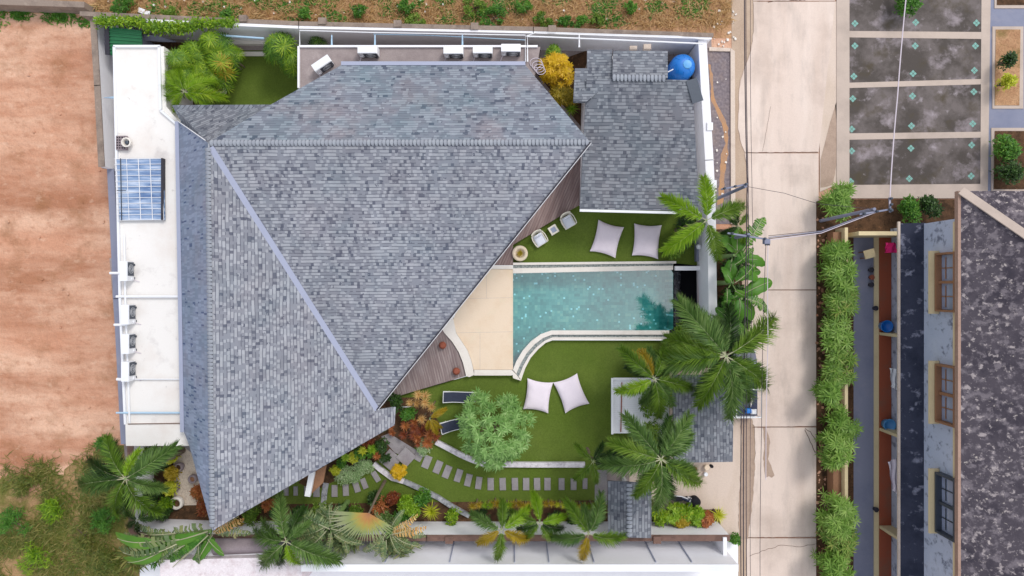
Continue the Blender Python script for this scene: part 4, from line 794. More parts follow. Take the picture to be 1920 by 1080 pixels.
mb = MB(); mb.tube([P(195, 183, 2.4), P(208, 183, 2.9), P(220, 183, 3.1)], [.02, .06, .09], 8); tag(mb.build('rain_spout', m_bluepipe), 'small pale spout on the left edge of the upper white roof', 'spout')
# skylight
t = thing('skylight', 'large barred glass skylight panel on the left of the white roof', 'skylight', P(262, 355, 3.2))
sk = [(216, 298), (303, 297), (307, 412), (222, 413)]
mb = MB(); mb.prism(pxpoly(sk, 3.5), 3.3, 3.38)
def skymat():
    t_ = NT('blue_polycarbonate'); n_ = t_.noise(t_.pos((.4, 3, 1)), 1.6, 4, .6); c_ = t_.ramp(n_, [(.35, C(92, 122, 168)), (.5, C(140, 165, 200)), (.68, C(206, 218, 236))])
    t_.l(c_, t_.b.inputs['Base Color']); t_.b.inputs['Roughness'].default_value = .25; t_.b.inputs['Specular IOR Level'].default_value = .6; return t_.m
mb.build('pane', skymat(), t)
mb = MB()
for k in range(12): f = k / 11; mb.tube([P(214 + 6 * f, 298 + 115 * f, 3.42), P(303 + 4 * f, 297 + 115 * f, 3.42)], .018, 4)
for k, px in enumerate((216, 237, 259, 281, 302)): mb.tube([P(px, 297, 3.44), P(px + 5, 413, 3.44)], .022 if k in (2, 3) else .016, 4)
mb.build('frame_bars', m_whitemetal, t); mb = MB(); mb.box(P(306, 355, 3.36), (.09, 3.3, .3)); mb.build('side_flashing', m_dark, t)
mb = MB(); mb.tube([P(226, 297, 3.5), P(228, 413, 3.5)], .03, 6); mb.tube([P(219, 357, 3.52), P(236, 357, 3.52)], .02, 6); mb.build('conduit', m_dkmetal, t)
# vent stack
t = thing('roof_vent', 'round vent cowl on a perforated grey base, left edge of the white roof', 'roof vent', P(233, 268, 3.2))
q = P(231, 269, 3.2); mb = MB(); mb.box((q.x, q.y, 3.3), (.55, .75, .2)); vb = mb.build('base', m_purple, t)
mb = MB()
for i in range(4):
    for j in range(5): mb.box((q.x - .2 + i * .13, q.y - .28 + j * .14, 3.405), (.07, .07, .02))
mb.build('perforated_plate', m_black, vb)
mb = MB(); q = P(237, 267, 3.6); mb.lathe([(.2, -.2), (.24, .0), (.26, .05), (.2, .07), (.17, .0), (.16, -.1)], (q.x, q.y, 3.6), 20); mb.build('cowl', m_coping, t); mb = MB(); mb.lathe([(.12, -.1), (.1, 0), (.03, .03)], (q.x, q.y, 3.6), 12); mb.build('spinner', m_dkmetal, t)
# green shed
t = thing('green_shed', 'small shed with a ribbed green metal roof in the top left corner', 'shed', P(235, 78, 0))
g0 = [P(203, 50, 2.5), P(265, 57, 2.5), P(268, 105, 2.2), P(205, 103, 2.2)]
mb = MB(); mb.add([tuple(p) for p in g0] + [tuple(p - Vector((0, 0, .05))) for p in g0], [(3, 2, 1, 0), (4, 5, 6, 7), (0, 1, 5, 4), (1, 2, 6, 5), (2, 3, 7, 6), (3, 0, 4, 7)])
for k in range(8): f = (k + .5) / 8; strip(mb, g0[0].lerp(g0[3], f), g0[1].lerp(g0[2], f), .05, .05, .03)
mb.build('roof', m_green, t); mb = MB(); strip(mb, P(201, 50, 2.5), P(203, 103, 2.2), .25, .12, .02); mb.build('gable_flashing', m_dark, t)
mb = MB(); mb.prism(pxpoly([(208, 62), (262, 64), (262, 98), (208, 98)], 2.1), -.02, 2.1); mb.build('wall', m_bluegrey, t)
mb = MB(); V = [(p.x, p.y, p.z) for p in (P(270, 64, 1.9), P(300, 68, 1.9), P(332, 78, 1.6), P(328, 79, 1.4), P(300, 78, 1.6), P(270, 76, 1.6))]; mb.add(V, [(0, 1, 4, 5), (1, 2, 3, 4)]); tag(mb.build('tarpaulin', m_bluegrey), 'grey blue tarpaulin hanging right of the green shed', 'tarpaulin')
# blue water tank
q = P(1283, 121, 2.6); t = thing('water_tank', 'round bright blue water tank in the top right corner of the plot', 'water tank', (q.x, q.y, .9))
mb = MB(); r_ = .70; mb.lathe([(r_ * .96, 0), (r_, .1), (r_ * .97, .4), (r_, .45), (r_ * .97, .8), (r_, .85), (r_ * .97, 1.2), (r_, 1.3), (r_ * .9, 1.5), (r_ * .62, 1.68), (r_ * .3, 1.74)], (q.x, q.y, .9), 36); mb.build('body', m_blue, t, smooth=True)
mb = MB(); mb.lathe([(.24, 0), (.25, .06), (.22, .1), (.06, .12)], (q.x + .16, q.y + .0, 2.58), 24); mb.build('lid', m_ltblue, t)
mb = MB()
for a in range(0, 360, 45):
    ca, sa = math.cos(R(a)), math.sin(R(a)); mb.tube([(q.x + ca * .38, q.y + sa * .38, 2.6), (q.x + ca * .6, q.y + sa * .6, 2.42)], .03, 6)
mb.build('rib', m_blue, t)
mb = MB(); mb.box((q.x, q.y, .44), (1.7, 1.5, .9)); mb.build('plinth', m_dark, t)
mb = MB(); mb.tube([P(1252, 135, 3.2), P(1262, 130, 2.5)], .03); tag(mb.build('tank_pipe', m_whitemetal), 'short white pipe between blue tank and outbuilding roof', 'pipe')
for i, (px, py, lb_) in enumerate([(1187, 91, 'small concrete block on the north wall, left of the pair'), (1213, 89, 'taller concrete block on the north wall, near the blue tank')]):
    mb = MB(); mb.box(P(px, py, 2.6), (.4, .2 + .08 * i, .3)); tag(mb.build('concrete_block', m_kerb), lb_, 'block', 'blocks on the north wall')
# hose coil
mb = MB()
for k in range(4):
    q = P(1005 + k * 3, 118 + k * 5, 3.05 + k * .02); rr = .33 - .03 * k; mb.tube([(q.x + rr * math.cos(a), q.y + rr * math.sin(a) * .8, 3.05 + .02 * k) for a in np.linspace(0, 2 * math.pi, 24)], .018, 5)
tag(mb.build('coiled_hose', m_cablew), 'pale coiled hose at the right end of the terrace', 'hose')
# crate and odds
t = thing('cardboard_box', 'open pale box with orange contents beside the fan palms', 'box', P(415, 165, .05)); t_ = P(416, 165, .05)
mb = MB(); 
for s_ in (-1, 1): mb.box((t_.x + .27 * s_, t_.y, .3), (.03, .68, .5)); mb.box((t_.x, t_.y + .33 * s_, .3), (.51, .03, .5))
mb.build('carton', m_coping, t); mb = MB(); mb.box((t_.x - .02, t_.y, .32), (.5, .6, .3)); mb.build('contents', m_clay, t)
# roof beam post of the villa near the path
t = thing('entrance_canopy', 'white beam and brown board canopy poking out under the villa roof edge', 'canopy', P(590, 905, 0))
mb = MB(); strip(mb, P(586, 884, 3.0), P(577, 930, 3.0), .3, .2, 0); mb.build('beam', m_whitemetal, t); mb = MB(); mb.prism([tuple(P(x, y, 2.8)) for x, y in [(588, 886), (612, 872), (606, 905), (584, 926)]], 2.72, 2.8); mb.build('board', m_wood, t)
# slatted white pavilion
t = thing('white_pergola', 'white slatted pergola roof on the lawn edge under the palms', 'pergola', P(1195, 760, 0))
mb = MB(); z_ = 1.7
for k in range(26): y = 713 + k * 3.9; q1, q2 = P(1150, y, z_), P(1250, y, z_); mb.box((q1 + q2) / 2, ((q2 - q1).length, .108, .04))
mb.build('slats', m_whitemetal, t)
mb = MB(); strip(mb, P(1148, 709, z_ + .06), P(1148, 814, z_ + .06), .12, .1, 0); strip(mb, P(1252, 709, z_ + .06), P(1252, 814, z_ + .06), .12, .1, 0); mb.build('side_beam', m_whitemetal, t)
mb = MB(); strip(mb, P(1150, 710, z_ + .05), P(1250, 710, z_ + .05), .1, .1, 0); mb.build('end_beam', m_whitemetal, t); mb = MB(); strip(mb, P(1166, 717, z_ + .06), P(1164, 810, z_ + .06), .05, .05, 0); mb.build('cross_bar', m_terr, t)
for px, py in ((1158, 718), (1246, 718), (1158, 806), (1246, 806)): q = P(px, py, 1.6); mb = MB(); mb.box((q.x, q.y, .82), (.1, .1, 1.64)); mb.build('post', m_whitemetal, t)
mb = MB(); q = P(1200, 762, .0); mb.box((q.x, q.y, .12), (2.9, 3.0, .2)); mb.build('platform', m_purple, t)
# globe lamp
t = thing('globe_lamp', 'small white globe lamp by the blue grey slab under the palm', 'lamp', P(1309, 463, .5)); q = P(1309, 463, 1.0); mb = MB(); mb.lathe([(.03, 0), (.11, .05), (.15, .15), (.12, .26), (.03, .3)], (q.x, q.y, .95), 16); mb.build('globe', m_whitemetal, t, smooth=True); mb = MB(); mb.tube([(q.x, q.y, .5), (q.x, q.y, .96)], .03); mb.build('stem', m_dkmetal, t)
# ------------------------------------------------------------------ pickup truck under the palm (nose up the road)
q = P(1398, 718, 0); t = thing('pickup_truck', 'dark blue parked pickup truck with a cage frame, half hidden by the big palm', 'pickup truck', (q.x - .35, q.y, .015)); o = Vector(WL[t.name])
m_navy = M('navy_paint', C(38, 44, 74), [(C(60, 66, 96), 2, .5, .75, (1, 1, 1), .5)], .3, None, .6, .2, grain=.03)
def tb(c, s_, **k): m_ = MB(); m_.box(o + Vector(c), s_, **k); return m_
def loftbox(secs):      # sections along Y: (y, halfwidth, z0, z1, topscale)
    V = []; 
    for y, hw_, z0, z1, ts in secs: V += [(o.x - hw_, o.y + y, o.z + z0), (o.x - hw_, o.y + y, o.z + (z0 + z1) / 2), (o.x - hw_ * ts, o.y + y, o.z + z1), (o.x + hw_ * ts, o.y + y, o.z + z1), (o.x + hw_, o.y + y, o.z + (z0 + z1) / 2), (o.x + hw_, o.y + y, o.z + z0)]
    n_ = len(secs); fc = [(i * 6 + k, (i + 1) * 6 + k, (i + 1) * 6 + (k + 1) % 6, i * 6 + (k + 1) % 6) for i in range(n_ - 1) for k in range(6)] + [tuple(range(6)), tuple((n_ - 1) * 6 + k for k in range(5, -1, -1))]
    m_ = MB(); m_.add(V, fc); return m_
loftbox([(-1.75, .74, .35, .9, .96), (-.2, .74, .35, .92, .96), (-.1, .74, .35, 1.0, .95), (1.2, .74, .35, 1.0, .93), (1.85, .70, .35, .86, .88), (2.0, .64, .4, .7, .85)]).build('body', m_navy, t)
loftbox([(-.15, .68, .95, 1.0, .95), (0, .68, .95, 1.5, .84), (.85, .68, .95, 1.5, .84), (1.3, .66, .95, 1.02, .9)]).build('cabin', m_navy, t)
tb((0, 1.12, 1.27), (1.1, .04, .5), M3=rotx(R(42))).build('windscreen', m_glass, t)
tb((0, -.98, .86), (1.3, 1.5, .06)).build('cargo_bed', m_dark, t)
mb = MB()
for s_ in (-1, 1): mb.tube([o + Vector((.7 * s_, -1.75, .9)), o + Vector((.7 * s_, -1.72, 1.55)), o + Vector((.7 * s_, -.15, 1.6))], .03)
mb.tube([o + Vector((-.7, -.15, 1.6)), o + Vector((.7, -.15, 1.6))], .035); mb.tube([o + Vector((-.7, -1.72, 1.55)), o + Vector((.7, -1.72, 1.55))], .03); mb.build('cage_frame', m_whitemetal, t)
tb((0, -1.88, .55), (1.4, .14, .16)).build('bumper', m_whitemetal, t)
for s_ in (-1, 1):
    tb((.55 * s_, 1.9, .68), (.25, .08, .14)).build('headlight', m_whitemetal, t); tb((.8 * s_, 1.0, 1.1), (.16, .08, .12)).build('wing_mirror', m_dark, t)
    for y in (-1.1, 1.25):
        m_ = MB(); V = []; 
        m_.tube([o + Vector((.62 * s_, y, .31)), o + Vector((.8 * s_, y, .31))], .31, 20); wq = m_.build('wheel', m_black, t); m_ = MB(); m_.tube([o + Vector((.8 * s_, y, .31)), o + Vector((.82 * s_, y, .31))], .17, 14); m_.build('rim', m_whitemetal, wq)
for i, (dx, dy, mt, lb_) in enumerate([(.15, -1.45, m_blue, 'blue bundle in the back of the pickup bed'), (.45, -1.5, m_whitemetal, 'white bag in the rear corner of the pickup bed'), (.3, -.9, m_coping, 'pale folded umbrella lying in the pickup bed')]):
    m_ = MB()
    if i < 2: V_, F_ = cushion(.34, .3, .26, tuple(o + Vector((dx, dy, 1.02)))); m_.add(V_, F_)
    else: m_.tube([o + Vector((dx, dy - .35, .95)), o + Vector((dx + .03, dy, .97)), o + Vector((dx - .05, dy + .45, .96))], [.03, .09, .02], 8)
    tag(m_.build(['cloth_bundle', 'bag', 'folded_umbrella'][i], mt, smooth=True), lb_, ['bundle', 'bag', 'umbrella'][i])
# ------------------------------------------------------------------ motorbike on the drive
q = P(1276, 934, .5); t = thing('motorbike', 'dark motorbike with a white stripe parked on the drive beside the gate roof', 'motorbike', (q.x, q.y, .012)); o = Vector(WL[t.name])
def rel(x, y, z): a = R(-8); return o + Vector((x * math.cos(a) - y * math.sin(a), x * math.sin(a) + y * math.cos(a), z))
for x_, nm in ((.62, 'f'), (-.6, 'r')):
    m_ = MB(); m_.tube([rel(x_, -.05, .29), rel(x_, .05, .29)], .29, 20); wq = m_.build('wheel', m_black, t); m_ = MB(); m_.tube([rel(x_, -.055, .29), rel(x_, .055, .29)], .18, 14); m_.build('rim', m_whitemetal, wq)
m_ = MB(); m_.tube([rel(-.75, 0, .62), rel(-.4, 0, .66), rel(0, 0, .5), rel(.2, 0, .45), rel(.45, 0, .75)], [.08, .16, .13, .12, .12], 10); m_.build('body', m_navy, t, smooth=True)
m_ = MB(); m_.tube([rel(-.7, 0, .76), rel(-.35, 0, .8), rel(.0, 0, .76)], [.1, .15, .1], 10); m_.build('seat', m_black, t, smooth=True)
m_ = MB(); m_.tube([rel(.35, -.33, .98), rel(.48, -.1, .95), rel(.48, .1, .95), rel(.35, .33, .98)], .022, 6); m_.build('handlebar', m_dkmetal, t)
m_ = MB(); m_.tube([rel(.45, 0, .9), rel(.62, 0, .29)], .04, 6); m_.build('fork', m_whitemetal, t); m_ = MB(); m_.tube([rel(-.6, .13, .72), rel(0, .15, .66), rel(.35, .1, .82)], .03, 6); m_.build('stripe_panel', m_whitemetal, t)
m_ = MB(); c_ = rel(.9, -.12, .32); m_.lathe([(.22, 0), (.3, .1), (.3, .5), (.24, .6), (.1, .62)], (c_.x, c_.y, .012), 20); tag(m_.build('rubbish_bin', m_black, smooth=True), 'round black bin in front of the motorbike', 'bin')
for i, (px, py, rr, mt, lb_) in enumerate([(1303, 879, .13, m_terr, 'small brown pot at the lower edge of the carport roof, left'), (1325, 876, .17, m_stone, 'pale round pot at the lower edge of the carport roof'), (1334, 874, .1, m_black, 'small dark pot right of the pale round pot'), (1323, 889, .12, m_whitemetal, 'small white ring pot below the pale round pot')]):
    m_ = MB(); q = P(px, py, .2); m_.lathe([(rr * .7, 0), (rr, .2), (rr * .9, .3), (rr * .6, .28)], (q.x, q.y, .012), 16); tag(m_.build('plant_pot', mt, smooth=True), lb_, 'pot', 'pots beside the carport')
# ------------------------------------------------------------------ townhouses on the right
th_ = thing('townhouse', 'two storey townhouse with lichen black roof and stained pale blue wall at the right edge', 'house', P(1780, 700, 0))
ZP, ZU = 3.0, 6.6
ytop, ybot = 412, 1120
xw = XY(1733, 540, ZP)[0]; xe = XY(1690, 540, ZP)[0] - .0
yt, yb = XY(0, 415, ZP)[1], -26.0
mb = MB(); pp = [P(1688, 425, 2.85), P(1733, 419, 3.25)]
mb.add([(XY(1688, 1, 2.85)[0], yt - .1, 2.85), (XY(1735, 1, 3.3)[0], yt - .1, 3.3), (XY(1735, 1, 3.3)[0], yb, 3.3), (XY(1688, 1, 2.85)[0], yb, 2.85),
        (XY(1688, 1, 2.85)[0], yt - .1, 2.75), (XY(1735, 1, 3.3)[0], yt - .1, 3.15), (XY(1735, 1, 3.3)[0], yb, 3.15), (XY(1688, 1, 2.85)[0], yb, 2.75)],
       [(0, 3, 2, 1), (4, 5, 6, 7), (0, 1, 5, 4), (2, 3, 7, 6), (0, 4, 7, 3)]); mb.build('porch_roof', m_darkroof, th_)
mb = MB(); x0 = XY(1686, 1, 2.85)[0]; mb.box((x0, (yt + yb) / 2, 2.8), (.12, yt - yb, .12)); mb.build('gutter', m_bluepipe if False else m_kerb, th_)
xw = XY(1733, 1, 3.3)[0]
mb = MB(); mb.box((xw + 4, (yt + yb) / 2, (ZU - .3) / 2), (8, yt - yb - .3, ZU - .3)); wl = mb.build('wall', m_wallblue, th_)
# upper roof with hip corner
xr = XY(1801, 1, ZU)[0]; yr = XY(1, 358, ZU)[1]
e0 = Vector((xr, yr, ZU)); e1_ = Vector((xr, yb, ZU)); r0 = Vector((xr + 5.2, yr - 5.0, 9.0)); r1 = Vector((xr + 5.2, yb, 9.0)); e2 = Vector((xr + 12, yr, ZU)); r2 = Vector((xr + 12, yr - 5.0, 9.0))
mb = MB(); mb.add([tuple(p) for p in (e0, e1_, r1, r0, e2, r2)], [(0, 1, 2, 3), (0, 3, 5, 4)]); mb.add([(p[0], p[1], p[2] - .18) for p in (e0, e1_, r1, r0, e2, r2)], [(3, 2, 1, 0), (4, 5, 3, 0)])
mb.add([tuple(e0), tuple(e1_), (e1_.x, e1_.y, ZU - .18), (e0.x, e0.y, ZU - .18)], [(0, 3, 2, 1)]); mb.build('roof', m_blackroof, th_)
mb = MB(); strip(mb, e0, r0, .4, .08, .06); mb.build('hip_cap', m_beam, th_)
mb = MB(); mb.box((xr - .06, (yr + yb) / 2, ZU - .12), (.14, yr - yb, .26)); mb.build('eave_board', m_eave, th_)
mb = MB(); mb.box((xw - .03, (yt + yb) / 2 - .1, ZU - .55), (.1, yt - yb - .4, .5)); mb.build('cream_cornice', m_creamp, th_)
for (ya, yb2, mat) in ((473, 585, m_wood), (685, 797, m_wood), (893, 1008, m_dkmetal)):
    z0, z1 = 4.75, 6.3; xo = xw - .34
    yA = (540 - ya) / F * (H - 5.6); yB = (540 - yb2) / F * (H - 5.6); ym = (yA + yB) / 2; hh = yA - yB
    q = MB(); q.box((xw - .17, ym, z1 - .05), (.34, hh, .1)); q.box((xw - .17, yA - .05, (z0 + z1) / 2), (.34, .1, z1 - z0 - .22)); q.box((xw - .17, yB + .05, (z0 + z1) / 2), (.34, .1, z1 - z0 - .22)); q.box((xw - .17, ym, z0 + .05), (.34, hh, .1))
    q.box((xw - .1, ym, (z0 + z1) / 2), (.2, .14, z1 - z0 - .22)); win = q.build('window', mat, th_)
    q = MB(); q.box((xw - .03, ym, (z0 + z1) / 2), (.03, hh - .24, z1 - z0 - .24)); q.build('pane', m_glass, win)
    q = MB()
    for k in (-1, 1): q.box((xw - .06, ym + k * hh * .24, (z0 + z1) / 2), (.04, .05, z1 - z0 - .25)); q.box((xw - .065, ym + k * hh * .24, (z0 + z1) / 2 - .3), (.03, hh * .36, .06))
    q.build('glazing_bar', mat, win)
    q = MB(); q.box((xw - .3, ym, z0 - .14), (.5, hh + .25, .14)); q.build('sill', m_creamp, win)
# porch floor, low walls between the houses, driveway and cream wall
xp0, xp1 = XY(1649, 1, .15)[0], XY(1705, 1, .15)[0]
def pfl(name, x0, x1, z, mat, par=None): m_ = MB(); m_.box(((x0 + x1) / 2, (XY(1, 440)[1] + yb) / 2, z / 2 - .01), (x1 - x0, XY(1, 440)[1] - yb, z + .02)); return m_.build(name, mat, par)
pfl('porch_floor', xp0, xw - .02, .15, m_redtile, th_); pfl('porch_step', xp0 - .28, xp0 - .003, .1, m_creamp, th_)
mb = MB(); mb.prism(pxpoly([(1600, 440), (1646, 440), (1646, 1500), (1600, 1500)]), -.02, .03); struct(mb, 'blue_grey_driveway', m_bluegrey)
dv = []
for i, (py, lb_) in enumerate([(628, 'upper cream dividing wall in the red tiled porch'), (812, 'middle cream dividing wall in the red tiled porch'), (1000, 'lower cream dividing wall in the red tiled porch')]):
    q0 = XY(1655, py, 1.2); mb = MB(); mb.box(((xp0 + xw) / 2, q0[1], 1.2), (xw - xp0, .16, 2.1)); mb.build('porch_divider', m_creamp, th_)
mb = MB(); mb.box((XY(1640, 1, 1.6)[0] + .6, XY(1, 438, 1.6)[1], .9), (3.2, .22, 1.8)); tag(mb.build('cream_end_wall', m_creamp), 'cream end wall closing the porch above the pink cloth', 'wall')
# front wall along hedge
mb = MB(); mb.box((XY(1587, 1, 1.2)[0], (XY(1, 430)[1] + yb) / 2, .6), (.18, XY(1, 430)[1] - yb, 1.2)); tag(mb.build('hedge_wall', m_creamp), 'long cream front wall running behind the green hedge', 'wall')
for i, (ya, yb2) in enumerate(((435, 470), (720, 760), (850, 935), (1010, 1060))):
    q0, q1 = XY(1582, ya, .8), XY(1582, yb2, .8); mb = MB(); mb.box((q0[0] - .35, (q0[1] + q1[1]) / 2, .4), (.5, q0[1] - q1[1], .8)); tag(mb.build('brown_planter_wall', m_wood), ORD[i] + ' brown painted wall panel from the top, between the hedge shrubs', 'wall panel', 'brown panels in the hedge wall')
# things in the porch
def cloth(name, label, pts, z, mat, cat):
    m_ = MB(); w_ = [np.array(P(x, y, z)) for x, y in pts]; n_ = 10; us = np.linspace(0, 1, n_ + 1); V = []
    for v in us:
        for u in us:
            p = w_[0] * (1 - u) * (1 - v) + w_[1] * u * (1 - v) + w_[2] * u * v + w_[3] * (1 - u) * v; V.append((p[0] + .03 * math.sin(9 * v), p[1], z + .08 * math.sin(11 * u + 3 * v)))
    m_.add(V, [(j * 11 + i, (j + 1) * 11 + i, (j + 1) * 11 + i + 1, j * 11 + i + 1) for j in range(n_) for i in range(n_)]); m_.add([(a, b, c - .02) for a, b, c in V], [(j * 11 + i, j * 11 + i + 1, (j + 1) * 11 + i + 1, (j + 1) * 11 + i) for j in range(n_) for i in range(n_)])
    return tag(m_.build(name, mat, smooth=True), label, cat)
cloth('pink_cloth', 'bright pink cloth hanging at the top of the townhouse porch', [(1660, 455), (1680, 455), (1682, 474), (1658, 474)], 1.2, m_magenta, 'cloth')
cloth('white_cloth', 'white cloth in the porch between the windows, upper one', [(1668, 690), (1684, 692), (1684, 732), (1670, 725)], 1.4, m_whitemetal, 'cloth')
cloth('white_cloth', 'long pale lilac sheet hanging in the lower porch', [(1665, 866), (1684, 858), (1684, 928), (1672, 918)], 1.4, m_fabric, 'cloth')
for i, (px, py, mt, lb_) in enumerate([(1663, 612, m_blue, 'blue tub against the upper cream porch divider'), (1668, 797, m_ltblue, 'light blue tub above the middle cream porch divider')]):
    m_ = MB(); q = P(px, py, .6); m_.lathe([(.26, 0), (.34, .45), (.36, .5), (.31, .48), (.28, .2)], (q.x, q.y, .15), 20); tag(m_.build('plastic_tub', mt, smooth=True), lb_, 'tub', 'tubs in the porch')
t = thing('patio_table', 'small pale square table on the blue grey driveway', 'table', P(1619, 477, .03)); q = WL[t.name]; a_ = R(15)
mb = MB(); mb.box((q[0], q[1], .7), (.62, .5, .05), a_); mb.build('table_top', m_creamp, t)
for dx, dy in ((-.24, -.18), (.24, -.18), (-.24, .18), (.24, .18)):
    mb = MB(); mb.box((q[0] + dx * math.cos(a_) - dy * math.sin(a_), q[1] + dx * math.sin(a_) + dy * math.cos(a_), .35), (.05, .05, .67), a_); mb.build('leg', m_wood, t)
for i, (px, py, lb_) in enumerate([(1633, 506, 'topmost small potted plant on the driveway'), (1634, 520, 'second small potted plant on the driveway'), (1633, 534, 'third small potted plant on the driveway'), (1641, 578, 'lone potted plant on the driveway, lower down'), (1642, 955, 'dark potted plant on the driveway near the bottom')]):
    m_ = MB(); q = P(px, py, .2); m_.lathe([(.1, 0), (.15, .26), (.12, .27), (.03, .25)], (q.x, q.y, .03), 14); tag(m_.build('driveway_pot', m_dark if i != 1 else m_terr, smooth=True), lb_, 'pot', 'pots on the driveway')
# ------------------------------------------------------------------ utility poles and cables
def pole(name, label, px, py, ztop, arms, zb=0):
    q = P(px, py, ztop); t_ = thing(name, label, 'utility pole', (q.x, q.y, zb), 'utility poles along the road')
    m_ = MB(); m_.tube([(q.x, q.y, zb), (q.x, q.y, ztop)], [.1, .08], 10); m_.build('shaft', m_bluegrey, t_)
    for (a, b, z_) in arms:
        m_ = MB(); strip(m_, P(*a, z_), P(*b, z_), .08, .08, 0); m_.build('crossarm', m_bluegrey, t_)
        for k in (.1, .5, .9):
            m_ = MB(); pp_ = P(*a, z_).lerp(P(*b, z_), k); m_.lathe([(.05, 0), (.07, .06), (.04, .12), (.06, .16), (.02, .18)], (pp_.x, pp_.y, z_ + .05), 10); m_.build('insulator', m_dkmetal, t_)
    return t_
pole('utility_pole', 'concrete pole and crossarm at the kerb above the green palm', 1398, 349, 6.0, [((1352, 355), (1402, 345), 5.9)])
pole('utility_pole', 'concrete pole with a long crossarm over the banana leaves', 1404, 440, 6.0, [((1364, 437), (1440, 449), 5.9)])
p3 = pole('utility_pole', 'concrete pole with pale double arms by the top of the hedge', 1640, 392, 6.0, [((1612, 402), (1672, 392), 5.9), ((1668, 370), (1669, 398), 5.85)])
t = thing('transformer', 'grey insulator box at the end of the long crossarm', 'transformer', P(1437, 452, 5.9)); q = P(1437, 453, 5.8); mb = MB(); mb.box(q, (.28, .24, .3)); mb.build('casing', m_bluegrey, t)
for k in range(3): mb = MB(); mb.lathe([(.03, 0), (.05, .05), (.02, .1)], (q.x - .09 + .09 * k, q.y - .16, q.z + .08), 8); mb.build('bushing', m_dkmetal, t)
def cable(pts, r_, mat, label, grp='overhead cables along the road'):
    w_ = []
    for (a, b) in zip(pts, pts[1:]):
        A_, B_ = P(*a), P(*b)
        for k in range(10): f = k / 10; p = A_.lerp(B_, f); p.z -= .25 * 4 * f * (1 - f) * min(1, (B_ - A_).length / 20); w_.append(p)
    w_.append(P(*pts[-1])); m_ = MB(); m_.tube(w_, r_, 5); return tag(m_.build('power_cable', mat), label, 'cable', grp)
cable([(1396, -120, 5.9), (1401, 347, 5.9), (1400, 438, 5.9), (1395, 1200, 5.9)], .028, m_cable, 'thick dark cable along the villa side of the road, leftmost')
cable([(1399, -120, 5.75), (1403, 347, 5.8), (1404, 438, 5.8), (1401, 1200, 5.8)], .02, m_cable, 'thin dark cable just right of the thick roadside cable')
cable([(1408, -120, 5.75), (1410, 347, 5.8), (1412, 438, 5.8), (1408, 1200, 5.8)], .012, m_cable, 'faintest dark cable over the left road edge')
cable([(1390, 775, 5.7), (1391, 1200, 5.7)], .022, m_cable, 'dark cable over the wet gutter below the truck')
cable([(1436, 460, 5.9), (1428, 800, 5.9), (1426, 1200, 5.9)], .014, m_cable, 'thin cable from the grey box down over the road slabs')
cable([(1440, 460, 5.9), (1440, 640, 5.9), (1436, 900, 5.9)], .018, m_cablew, 'pale white cable from the grey box down over the palm tips')
for i, (dy, r_, mt) in enumerate([(0, .024, m_bluegrey), (2.5, .02, m_cable), (-3, .015, m_cable), (5, .02, m_cablew)]):
    cable([(1441, 445 + dy, 5.9), (1540, 434 + dy * .6, 5.8), (1645, 395 + dy * .4, 5.9)], r_, mt, ['thickest grey cable crossing the road to the hedge pole', 'black cable just below the thickest crossing cable', 'thin black cable above the thickest crossing cable', 'pale lowest cable crossing the road to the hedge pole'][i], 'cables crossing the road')
cable([(1403, 350, 5.85), (1470, 362, 5.75), (1534, 382, 5.7), (1640, 392, 5.9)], .012, m_cable, 'thin sagging cable crossing from the kerb crossarm', 'cables crossing the road')
cable([(1668, 385, 5.9), (1683, 180, 5.9), (1712, -120, 5.9)], .03, m_cablew, 'pale lilac cable running up over the paved yard', 'cables crossing the road')
# ------------------------------------------------------------------ foliage templates
def blade(Ln, W, droop=.3, nseg=3, up=0.0, peak=.4, fold=.0):
    V = []; Fc = []
    for i in range(nseg):
        t = i / nseg; wv = W / 2 * (math.sin(math.pi * min(1, (t + .12) ** (math.log(.5) / math.log(peak + .12)))) if True else 1)
        x = t * Ln; z = up * t * Ln - droop * t * t * Ln
        V += [(x, -wv, z + fold * wv), (x, wv, z + fold * wv)]
    V.append((Ln, 0, (up - droop) * Ln)); k = 2 * nseg
    for i in range(nseg - 1): Fc.append((2 * i, 2 * i + 2, 2 * i + 3, 2 * i + 1))
    Fc.append((k - 2, k, k - 1)); return np.array(V), Fc
def rotm(azr, pitch=0, roll=0): return rotz(azr) @ roty(-pitch) @ rotx(roll)
def frond_mesh(name, seed, n=150, lw=.045, ll=.21, mat=None, arc=(.30, .62), plane=False):
    """feather frond, unit length along +X, with bushy leaflets"""
    r = np.random.RandomState(seed); m_ = MB(); cv = lambda t: np.array((t * (1 - .10 * t), .04 * math.sin(seed * 2.1) * t * t, arc[0] * t - arc[1] * t * t))
    tip, tf = blade(1, .14, .22, 3, 0, .35)
    for i in range(n):
        t = .10 + .9 * (i + r.uniform(-.4, .4)) / n; p = cv(t); d = cv(min(1, t + .02)) - cv(t - .02); an = math.atan2(d[1], d[0]); pit = math.atan2(d[2], math.hypot(d[0], d[1]))
        prof = min(1, .35 + 2.6 * (t - .08)) * (1 - .35 * max(0, t - .55) / .45)
        for s_ in (-1, 1):
            for kk in range(1 if plane else 2):
                side = R(r.uniform(38, 66)) * s_ * (1 - .5 * t * t); lift = R(r.uniform(-35, 15) if kk == 0 else r.uniform(15, 75)) 
                if plane: lift = R(r.uniform(-22, 2))
                l_ = ll * prof * r.uniform(.8, 1.15)
                Rm = rotz(an) @ roty(-pit) @ rotx(lift * s_) @ rotz(side)
                V = (tip * np.array((l_, lw * 2.5, l_))) @ Rm.T + p; m_.add(V, tf)
    o = bpy.data.meshes.new(name)
    V = np.concatenate(m_.v); o.from_pydata(V.tolist(), [], m_.f); return o
